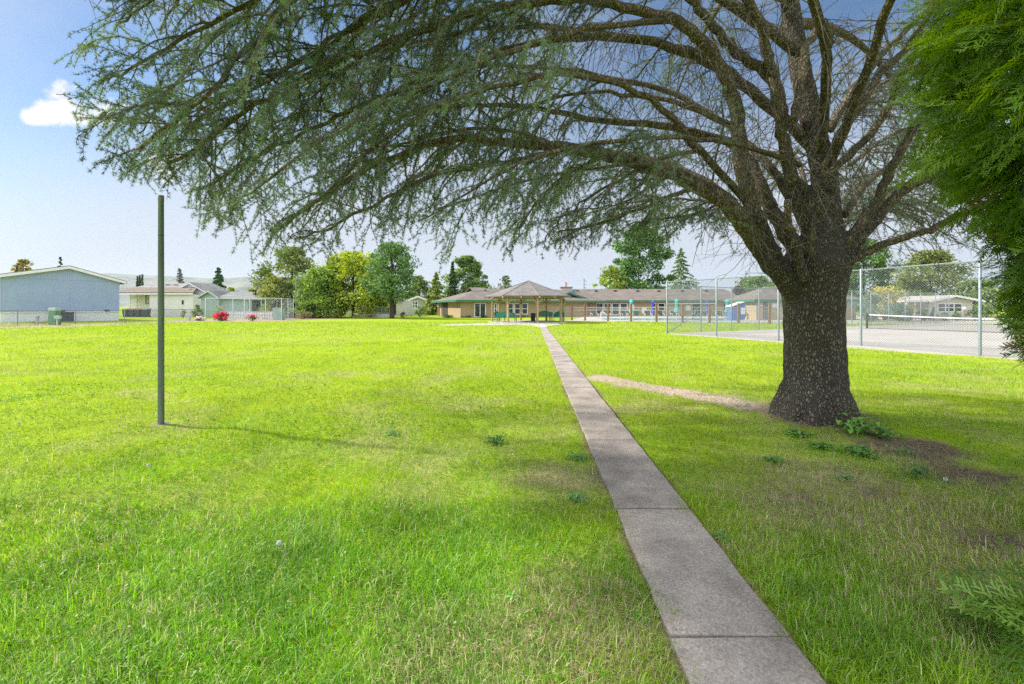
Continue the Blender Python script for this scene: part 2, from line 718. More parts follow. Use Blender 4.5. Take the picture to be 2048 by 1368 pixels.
def hgt(x, y):
    """gentle bumps of the turf, flat at the path and far away"""
    w = np.clip((np.abs(x - 1.3) - 0.6) / 1.5, 0, 1) * np.clip((30 - y) / 15, 0, 1) * np.clip((y + 2) / 2, 0, 1)
    return ((fbm(x, y, 0.55) - 0.5) * 0.16 + (fbm(x + 9, y + 5, 2.2) - 0.5) * 0.06) * w


# lawn sheet, fine near the camera, reaching the horizon
def spaced(lo, hi, fine, far, step, n_far):
    a = np.arange(lo, hi, step)
    k = np.geomspace(1, far, n_far)
    return a, k


gx = np.concatenate([-np.geomspace(9000, 9, 50), np.arange(-8.9, 9, 0.1), np.geomspace(9, 9000, 50)])
gy = np.concatenate([-np.geomspace(9000, 1.0, 16), np.arange(-0.9, 12, 0.1), np.geomspace(12, 9000, 70)])
GX, GY = np.meshgrid(gx, gy)
gz = hgt(GX, GY)
V = np.stack([GX, GY, gz], -1).reshape(-1, 3)
ny, nx = GX.shape
idx = np.arange(ny * nx).reshape(ny, nx)
quads = np.stack([idx[:-1, :-1], idx[:-1, 1:], idx[1:, 1:], idx[1:, :-1]], -1).reshape(-1, 4)
pale = np.clip(1.3 * np.exp(-(seg_dist(GX, GY, [(1.95, 9.9), (2.73, 8.75), (3.3, 7.8), (3.7, 7.3)]) / .55) ** 2), 0, 1)
gcol = np.stack([dirt(GX, GY), dry(GX, GY), pale], -1).reshape(-1, 3)

m, n, l = new_mat('lawn')
out = n.new('ShaderNodeOutputMaterial')
p = n.new('ShaderNodeBsdfPrincipled')
p.inputs['Roughness'].default_value = 0.95
p.inputs['Specular IOR Level'].default_value = 0.0
at = n.new('ShaderNodeAttribute')
at.attribute_name = 'tint'
sp = n.new('ShaderNodeSeparateColor')
l.new(at.outputs['Color'], sp.inputs[0])
ge = n.new('ShaderNodeTexCoord')


def lnoise(scale, detail, stretch=(1, 1, 1), rough=0.6):
    mp = n.new('ShaderNodeMapping')
    mp.inputs['Scale'].default_value = stretch
    l.new(ge.outputs['Object'], mp.inputs[0])
    q = n.new('ShaderNodeTexNoise')
    q.inputs['Scale'].default_value = scale
    q.inputs['Detail'].default_value = detail
    q.inputs['Roughness'].default_value = rough
    l.new(mp.outputs[0], q.inputs['Vector'])
    return q.outputs['Fac']


def lmix(f, a, b):
    q = n.new('ShaderNodeMix')
    q.data_type = 'RGBA'
    l.new(f, q.inputs[0])
    for i, c in ((6, a), (7, b)):
        if isinstance(c, tuple):
            q.inputs[i].default_value = (*c, 1)
        else:
            l.new(c, q.inputs[i])
    return q.outputs[2]


def lmap(f, a, b):
    q = n.new('ShaderNodeMapRange')
    q.inputs[1].default_value = a
    q.inputs[2].default_value = b
    l.new(f, q.inputs[0])
    return q.outputs[0]


fine = lmap(lnoise(14, 5, (1, 0.7, 1)), 0.3, 0.7)
mid = lmap(lnoise(0.9, 6), 0.35, 0.65)
big = lmap(lnoise(0.12, 5), 0.35, 0.65)
g1 = lmix(fine, (0.14, 0.25, 0.010), (0.25, 0.37, 0.016))
g2 = lmix(mid, g1, lmix(fine, (0.21, 0.30, 0.012), (0.32, 0.41, 0.02)))
g3 = lmix(big, g2, lmix(fine, (0.24, 0.33, 0.022), (0.37, 0.45, 0.05)))
d1 = lmix(sp.outputs[1], g3, lmix(fine, (0.20, 0.19, 0.075), (0.42, 0.37, 0.19)))
soil = lmix(lmap(lnoise(45, 6), 0.35, 0.65), (0.075, 0.055, 0.037), (0.27, 0.205, 0.145))
soil = lmix(sp.outputs[2], soil, lmix(lmap(lnoise(30, 6), 0.35, 0.65), (0.32, 0.245, 0.17), (0.56, 0.46, 0.36)))
l.new(lmix(sp.outputs[0], d1, soil), p.inputs['Base Color'])
bp = n.new('ShaderNodeBump')
bp.inputs['Strength'].default_value = 0.6
bp.inputs['Distance'].default_value = 0.03
l.new(lnoise(30, 5), bp.inputs['Height'])
l.new(bp.outputs[0], p.inputs['Normal'])
l.new(p.outputs[0], out.inputs[0])
lawn = np_mesh('lawn', V, [quads], m, cols=gcol, smooth=True)
tag(lawn, kind='structure')


# ------------------------------------------------------------------ grass blades
def rot_blades(x, y, length, width, lean, az, tint, seg2, z0):
    """bent tapering blades; seg2: five vertices, else three"""
    nb = len(x)
    dirx, diry = np.cos(az), np.sin(az)
    sx, sy = -diry, dirx
    b = np.stack([x, y, z0], -1)
    side = np.stack([sx, sy, np.zeros(nb)], -1) * (width / 2)[:, None]
    up = np.array([0, 0, 1.0])
    fwd = np.stack([dirx, diry, np.zeros(nb)], -1)
    l1 = lean * 0.5
    midp = b + (up * np.cos(l1)[:, None] + fwd * np.sin(l1)[:, None]) * (length * .55)[:, None]
    l2 = np.minimum(lean * 1.5, 1.75)
    tip = midp + (up * np.cos(l2)[:, None] + fwd * np.sin(l2)[:, None]) * (length * .45)[:, None]
    if seg2:
        Vv = np.stack([b - side, b + side, midp + side * .8, midp - side * .8, tip], 1)
        k = np.arange(nb)[:, None] * 5
        return Vv.reshape(-1, 3), [k + np.array([[0, 1, 2, 3]]), k + np.array([[3, 2, 4]])], np.repeat(tint, 5, 0)
    Vv = np.stack([b - side, b + side, tip], 1)
    k = np.arange(nb)[:, None] * 3
    return Vv.reshape(-1, 3), [k + np.array([[0, 1, 2]])], np.repeat(tint, 3, 0)


NEAR_A, NEAR_D = Vector((9.0, 25.6)), Vector((0.44, -0.898)).normalized()    # tennis fence lines
FAR_D = Vector((0.89, 0.457)).normalized()


def in_court(x, y):
    u = (x - NEAR_A.x) * FAR_D.x + (y - NEAR_A.y) * FAR_D.y
    v = (x - NEAR_A.x) * NEAR_D.x + (y - NEAR_A.y) * NEAR_D.y
    return (u > -0.12) & (v > -0.3)


def grass_points(nb, y0, y1, spread):
    y = y0 * (y1 / y0) ** RNG.random(nb)
    x = (RNG.random(nb) * 2 - 1) * (spread * y + 0.6)
    cr_ = 0.012 + np.clip(fbm(x, y, 2.6) - 0.42, 0, 1) * 0.30 * (RNG.random(nb) < .5)
    keep = ~((x > path_l(y) + cr_) & (x < path_r(y) - cr_))
    keep &= RNG.random(nb) > dirt(x, y) * 0.92
    keep &= RNG.random(nb) > dry(x, y) * 0.35
    keep &= ~in_court(x, y)
    keep &= np.hypot(x - TREE[0], y - TREE[1]) > 0.55
    keep &= np.hypot(x - 1.69, y - 45) > 4.5
    keep &= np.hypot((x + 4.74), (y - 5.94) * 1.2) > .16 + .12 * fbm(x, y, 4)
    return x[keep], y[keep]


def grass_tint(x, y):
    nb = len(x)
    d = np.clip(dry(x, y) + RNG.normal(0, .16, nb), 0, 1)
    lush = np.array([0.160, 0.375, 0.016])
    yel = np.array([0.325, 0.46, 0.016])
    deep = np.array([0.075, 0.20, 0.016])
    straw = np.array([0.50, 0.45, 0.24])
    k = np.clip(fbm(x, y, 0.45) * 1.7 - 0.45 + np.clip((y - 4) / 14, 0, .7) + RNG.normal(0, .22, nb), 0, 1)[:, None]  # tint turns yellower with distance, painting the backlit look of the far lawn
    q = np.clip(fbm(x + 70, y + 20, 1.6) * 3.0 - 1.2 + RNG.normal(0, .2, nb), 0, 1)[:, None]
    c = lush * (1 - k) + yel * k
    c = c * (1 - q * .65) + deep * q * .65
    s = (RNG.random(nb) < d * 0.52 + 0.03)[:, None]
    c = np.where(s, straw * RNG.uniform(.6, 1.15, nb)[:, None], c)
    pal = (RNG.random(nb) < .06)[:, None]
    c = np.where(pal, c * .6 + np.array([.26, .30, .14]), c)
    return c * RNG.uniform(0.7, 1.3, nb)[:, None] * (1 + .22 * np.clip((7 - y) / 5, 0, 1))[:, None]  # near blades coloured lighter to offset the shade between them


GRASS = leaf_mat('grass_blade', trans=0.45, gloss=0.03, rough=0.45)
bands = [(170000, 1.5, 3.6, 1.35, True), (170000, 3.6, 8.0, 1.3, False), (150000, 8.0, 20.0, 1.25, False),
         (90000, 20.0, 45.0, 1.2, False)]
gv, gf, gc, off = [], [], [], 0
for nb, y0, y1, spread, seg2 in bands:
    x, y = grass_points(nb, y0, y1, spread)
    k = len(x)
    tall = 0.6 + 0.9 * fbm(x + 13, y, 0.8)
    length = RNG.uniform(0.035, 0.105, k) * tall * (1 + .5 * (RNG.random(k) < .06))
    width = np.maximum(RNG.uniform(0.0028, 0.005, k), 0.00085 * y)
    length = np.maximum(length, 0.0045 * y * tall)
    lean = np.clip(RNG.normal(0.92, 0.42, k), 0.05, 1.5)
    az = fbm(x, y, 0.7) * 9.0 + RNG.normal(0, 1.7, k)
    vv, ff, cc = rot_blades(x, y, length, width, lean, az, grass_tint(x, y), seg2, hgt(x, y) - 0.004)
    gv.append(vv)
    gf += [f + off for f in ff]
    gc.append(cc)
    off += len(vv)
# clover and broad leaves low in the turf on the left
x, y = grass_points(10000, 1.6, 9.0, 1.3)
k = fbm(x + 3, y + 8, 0.6)
sel = (k > 0.50) & (x < 0.4)
x, y = x[sel], y[sel]
nb = len(x)
r = RNG.uniform(0.007, 0.014, nb) * np.maximum(1, y / 4)
az = RNG.random(nb) * 6.28
z = hgt(x, y) + RNG.uniform(0.025, 0.06, nb)
tl = RNG.normal(0, 0.35, (nb, 2))
for j in range(3):
    a = az + j * 2.09
    c0 = np.stack([x, y, z], -1)
    e1 = np.stack([np.cos(a), np.sin(a), tl[:, 0]], -1) * r[:, None]
    e2 = np.stack([-np.sin(a), np.cos(a), tl[:, 1]], -1) * r[:, None] * .6
    Vv = np.stack([c0, c0 + e1 * .8 - e2, c0 + e1 * 1.5, c0 + e1 * .8 + e2], 1).reshape(-1, 3)
    kk = np.arange(nb)[:, None] * 4 + np.array([[0, 1, 2, 3]]) + off
    gv.append(Vv)
    gf.append(kk)
    gc.append(np.repeat(np.array([[.12, .28, .015]]) * RNG.uniform(.8, 1.25, nb)[:, None], 4, 0))
    off += len(Vv)
tri = np.concatenate([f for f in gf if f.shape[1] == 3])
qd = np.concatenate([f for f in gf if f.shape[1] == 4])
grass = np_mesh('grass', np.concatenate(gv), [tri, qd], GRASS, cols=np.concatenate(gc))
tag(grass, 'short green lawn grass with straw patches and clover beside the path', 'grass', kind='stuff')

# fallen cedar needles, twigs and bark chips on path edges and at the trunk
nb = 9000
y = 1.5 * (9.5 / 1.5) ** RNG.random(nb)
x = RNG.uniform(0.3, 5.4, nb)
dd = dirt(x, y)
on_path = (x > path_l(y)) & (x < path_r(y))
keep = (RNG.random(nb) < dd * 0.9) | (on_path & (RNG.random(nb) < 0.35 * np.clip((5 - y) / 3, 0.08, 1)))
x, y, on_path = x[keep], y[keep], on_path[keep]
nb = len(x)
ln = np.where(on_path, RNG.uniform(.008, .022, nb), RNG.uniform(.015, .06, nb))
wd = np.where(on_path, .0016, RNG.uniform(.002, .009, nb)) * np.maximum(1, y / 3.5)
az = RNG.random(nb) * 6.28
z = np.where(on_path, 0.0385, hgt(x, y) + .006 + RNG.uniform(0, .012, nb))
e1 = np.stack([np.cos(az), np.sin(az), RNG.normal(0, .12, nb) * (~on_path)], -1) * (ln / 2)[:, None]
e2 = np.stack([-np.sin(az), np.cos(az), np.zeros(nb)], -1) * (wd / 2)[:, None]
c0 = np.stack([x, y, z], -1)
bend = e2 * RNG.uniform(-1.5, 1.5, nb)[:, None]
Vv = np.stack([c0 - e1 - e2, c0 + bend - e2, c0 + bend + e2, c0 - e1 + e2, c0 + e1 - e2 * .6, c0 + e1 + e2 * .6], 1).reshape(-1, 3)
k6 = np.arange(nb)[:, None] * 6
cc = np.where(RNG.random(nb)[:, None] < .5, np.array([[.24, .17, .10]]), np.array([[.36, .29, .19]])) * RNG.uniform(.4, 1.1, nb)[:, None]
lit = np_mesh('needle_litter', Vv, [k6 + np.array([[0, 1, 2, 3]]), k6 + np.array([[1, 4, 5, 2]])], leaf_mat('litter', 0.05), cols=np.repeat(cc, 6, 0))
tag(lit, 'brown fallen needles and bark chips along the path edge and around the trunk', 'litter', kind='stuff')

# ------------------------------------------------------------------ concrete path
def concrete(name, col, dark=0.55):
    m, n, l = new_mat(name)
    out = n.new('ShaderNodeOutputMaterial')
    p = n.new('ShaderNodeBsdfPrincipled')
    p.inputs['Roughness'].default_value = 0.9
    p.inputs['Specular IOR Level'].default_value = 0.25
    t = n.new('ShaderNodeTexCoord')

    def nz(s, d, r=0.6):
        q = n.new('ShaderNodeTexNoise')
        q.inputs['Scale'].default_value = s
        q.inputs['Detail'].default_value = d
        q.inputs['Roughness'].default_value = r
        l.new(t.outputs['Object'], q.inputs['Vector'])
        return q.outputs['Fac']

    def mp(f, a, b, c=0.0, d=1.0):
        q = n.new('ShaderNodeMapRange')
        q.inputs[1].default_value = a
        q.inputs[2].default_value = b
        q.inputs[3].default_value = c
        q.inputs[4].default_value = d
        l.new(f, q.inputs[0])
        return q.outputs[0]

    def mx(f, a, b, bt='MIX'):
        q = n.new('ShaderNodeMix')
        q.data_type = 'RGBA'
        q.blend_type = bt
        if isinstance(f, float):
            q.inputs[0].default_value = f
        else:
            l.new(f, q.inputs[0])
        for i, c in ((6, a), (7, b)):
            if isinstance(c, tuple):
                q.inputs[i].default_value = (*c, 1)
            else:
                l.new(c, q.inputs[i])
        return q.outputs[2]
    grit = mp(nz(75, 5, 0.75), 0.36, 0.64)
    blot = mp(nz(1.7, 8, 0.7), 0.36, 0.62)
    base = mx(blot, tuple(c * dark for c in col), col)
    q = mx(grit, (0.66, 0.64, 0.62), (1.22, 1.22, 1.22))
    l.new(mx(1.0, base, q, 'MULTIPLY'), p.inputs['Base Color'])
    bp = n.new('ShaderNodeBump')
    bp.inputs['Strength'].default_value = 0.5
    bp.inputs['Distance'].default_value = 0.006
    l.new(nz(160, 3, 0.7), bp.inputs['Height'])
    l.new(bp.outputs[0], p.inputs['Normal'])
    l.new(p.outputs[0], out.inputs[0])
    MATS[name] = m
    return m


PATHM = concrete('path_concrete', (0.42, 0.365, 0.315))
PALE = concrete('pale_concrete', (0.50, 0.465, 0.42), 0.85)
joints = [-1.2, 0.45, 2.095, 3.417, 5.157, 6.87, 8.55]
while joints[-1] < 35:
    joints.append(joints[-1] + 1.72)
b = MB()
for j, (a0, a1) in enumerate(zip(joints[:-1], joints[1:])):
    a0 += .011
    a1 -= .011
    nseg = 10 if a1 < 10 else 2
    zt = 0.036 + random.uniform(-.004, .004)
    lf, rt = [], []
    for k in range(nseg + 1):
        yy = a0 + (a1 - a0) * k / nseg
        w = .006 if a1 < 10 else 0
        sk = 0.03 * math.sin(j * 2.3)
        lf.append((path_l(yy) + random.uniform(-w, w), yy + sk * 0, zt))
        rt.append((path_r(yy) + random.uniform(-w, w), yy + sk * .3, zt))
    b.poly((lf + rt[::-1])[::-1], (0, 0, -0.12))
path = b.build('path', PATHM, bevel=0.008)
tag(path, kind='structure')

# worn concrete footing below the tetherball pole is built with the pole

# ------------------------------------------------------------------ tennis court surface, pool deck, pool
b = MB()
ca = NEAR_A + FAR_D * 0.15 + NEAR_D * 0.1
cb = ca + FAR_D * 33
cc_ = cb + NEAR_D * 34
cd = ca + NEAR_D * 34
b.poly([(q.x, q.y, 0.035) for q in (ca, cd, cc_, cb)], (0, 0, -0.1))
m, n, l = new_mat('court_surface')
out = n.new('ShaderNodeOutputMaterial')
p = n.new('ShaderNodeBsdfPrincipled')
p.inputs['Roughness'].default_value = 0.85
ge = n.new('ShaderNodeTexCoord')
s1 = lmap(lnoise(0.35, 7), 0.35, 0.7)
s2 = lmap(lnoise(25, 3), 0.3, 0.7)
l.new(lmix(s1, lmix(s2, (.31, .28, .24), (.38, .345, .30)), lmix(s2, (.39, .36, .315), (.46, .43, .375))), p.inputs['Base Color'])
l.new(p.outputs[0], out.inputs[0])
MATS['court_surface'] = m
tag(b.build('tennis_court', m), kind='structure')

b = MB()
q0, q1 = G(1140, 644.3), G(1560, 648.6)
q0 = Vector((X(1130, 49.0), 49.0, 0))
b.poly([(q0.x, 48.0, .03), (30, 39.6, .03), (52, 39.0, .03), (60, 70, .03), (12, 71, .03)], (0, 0, -.1))
tag(b.build('pool_deck', PALE), kind='structure')
b = MB()
b.poly([(X(1195, 58.5), 58.5, .036), (X(1215, 51.0), 51.0, .036), (X(1478, 48.5), 48.5, .036), (X(1455, 58.5), 58.5, .036)], (0, 0, -.004))
m, n, l = new_mat('pool_water')
out = n.new('ShaderNodeOutputMaterial')
p = n.new('ShaderNodeBsdfPrincipled')
p.inputs['Base Color'].default_value = (0.06, 0.42, 0.52, 1)
p.inputs['Roughness'].default_value = 0.12
p.inputs['Specular IOR Level'].default_value = 0.25
ge = n.new('ShaderNodeTexCoord')
bp = n.new('ShaderNodeBump')
bp.inputs['Strength'].default_value = 0.5
bp.inputs['Distance'].default_value = 0.05
l.new(lnoise(2.5, 3), bp.inputs['Height'])
l.new(bp.outputs[0], p.inputs['Normal'])
l.new(p.outputs[0], out.inputs[0])
tag(b.build('pool_water', m), kind='structure')

# bark-mulch bed along the left edge of the lawn
b = MB()
mulch = mat('bark_mulch', (0.19, 0.125, 0.08), 0.95, 0.5, 6, 0.8, 40, var2=(0.36, 0.27, 0.2))
top = [(0, 648.5), (160, 648), (300, 643.2), (410, 638.5), (560, 637.2), (640, 634.6), (760, 633.2)]
bot = [(0, 657.5), (100, 655.5), (200, 651.5), (310, 647), (400, 643.5), (480, 644.5), (580, 641), (690, 636.5), (760, 634.6)]
pts = [G(*q) for q in bot] + [G(*q) for q in top[::-1]]
b.poly([(q.x, q.y, .014) for q in pts], (0, 0, -.03))
tag(b.build('mulch_bed', mulch), kind='structure')


# ------------------------------------------------------------------ far hills
def ridge(name, pts, dist, col, back=1500):
    px = np.linspace(pts[0][0], pts[-1][0], 240)
    py = np.interp(px, [q[0] for q in pts], [q[1] for q in pts])
    rng = np.random.default_rng(int(dist))
    wob = np.interp(px, np.linspace(px[0], px[-1], 60), rng.normal(0, 1.0, 60)) + rng.normal(0, .25, 240)
    hz = EYE + (613 - py + wob) / F * dist
    xs = (px - 1024) / F * dist
    rows = [(0.80, 0.0), (0.87, .33), (0.93, .62), (0.97, .86), (1.0, 1.0), (1.12, .55), (1.3, 0.0)]
    V = []
    for k, (f, hh) in enumerate(rows):
        jj = np.interp(px, np.linspace(px[0], px[-1], 90), rng.normal(0, 1, 90)) * 0.06 * (1 if 0 < hh < 1 else 0)
        V.append(np.stack([xs * f, np.full(240, dist * f), np.maximum(hz * (hh + jj * (hh > 0)), -1)], -1))
    V = np.concatenate(V)
    i = np.arange(len(rows) * 240).reshape(len(rows), 240)
    q = np.stack([i[:-1, :-1], i[:-1, 1:], i[1:, 1:], i[1:, :-1]], -1).reshape(-1, 4)
    o = np_mesh(name, V, [q], mat('hill_forest', (0.07, 0.10, 0.045), 0.95, 0.5, 0.004, 0, 1, var2=(0.16, 0.16, 0.08)), smooth=True)
    return tag(o, kind='structure')


ridge('hills', [(-700, 575), (-200, 560), (60, 552), (210, 546), (300, 551), (380, 557), (420, 558), (500, 552), (530, 556), (600, 568), (700, 578), (900, 588), (1000, 574), (1060, 573), (1130, 590), (1300, 600), (1450, 590), (1520, 594), (1700, 598), (2048, 590), (2700, 580)], 5200, None)


# ------------------------------------------------------------------ blue atlas cedar
def catmull(pts, rad, per=6):
    pts = [Vector(p) for p in pts]
    out, ro = [], []
    n = len(pts)
    for i in range(n - 1):
        p0, p1, p2, p3 = pts[max(i - 1, 0)], pts[i], pts[i + 1], pts[min(i + 2, n - 1)]
        for k in range(per):
            t = k / per
            out.append(0.5 * ((2 * p1) + (p2 - p0) * t + (2 * p0 - 5 * p1 + 4 * p2 - p3) * t * t + (3 * p1 - p0 - 3 * p2 + p3) * t ** 3))
            ro.append(rad[i] + (rad[i + 1] - rad[i]) * t)
    out.append(pts[-1])
    ro.append(rad[-1])
    return out, ro


BARK = bark_mat('cedar_bark', (0.06, 0.05, 0.04), (0.215, 0.19, 0.155), moss=0.45, plate=34)
LIMB = bark_mat('cedar_limb_bark', (0.075, 0.06, 0.042), (0.30, 0.245, 0.17), moss=0.9, plate=30, strength=0.6)
TWIG = mat('cedar_twig', (0.10, 0.075, 0.055), 0.9, 0.35, 8, 0, 1, var2=(0.17, 0.15, 0.125))
NEEDLE = leaf_mat('cedar_needle', trans=0.3, gloss=0.05, rough=0.45)

cedar = thing('cedar_tree', 'huge spreading blue cedar with bare trunk beside the concrete path', 'tree', (TREE[0], TREE[1], 0))
CO = Vector((TREE[0], TREE[1], 0))


def cedar_local(o):
    """mesh was built in world coordinates: move it into the frame of the tree"""
    o.data.transform(Matrix.Translation(-CO))
    o.parent = cedar
    return o


# trunk with root flare, joined to the lower ends of its great limbs by a voxel remesh
tm = MB()
prof = [(-.08, .80, 1630), (.0, .70, 1630), (.1, .59, 1630), (.25, .525, 1630), (.5, .49, 1630), (.8, .475, 1629), (1.1, .465, 1628),
        (1.4, .458, 1627), (1.7, .475, 1626), (1.95, .52, 1626), (2.15, .545, 1628), (2.35, .50, 1634), (2.6, .36, 1645), (3.0, .29, 1652),
        (3.6, .265, 1645), (4.3, .24, 1622), (5.0, .22, 1600), (5.8, .20, 1582), (6.8, .18, 1570), (8.2, .15, 1570), (10, .11, 1572), (12.5, .05, 1575)]
tpts = [Vector((X(px, TREE[1]), TREE[1], z)) for z, r, px in prof]
tp, tr = catmull(tpts, [q[1] * (.80 if q[0] < 2.3 else .72 if q[0] < 2.7 else .60) for q in prof], 5)
tm.tube(tp, tr, 28)
for k in range(9):                                    # surface roots
    a_ = k * .70 + random.uniform(-.25, .25)
    u_ = Vector((math.cos(a_), math.sin(a_), 0))
    e_ = random.uniform(.48, .64)
    tm.tube([CO + u_ * .30 + Vector((0, 0, .42)), CO + u_ * .46 + Vector((0, 0, .10)), CO + u_ * e_ + Vector((0, 0, -.06))], [.13, .10, .045], 10)

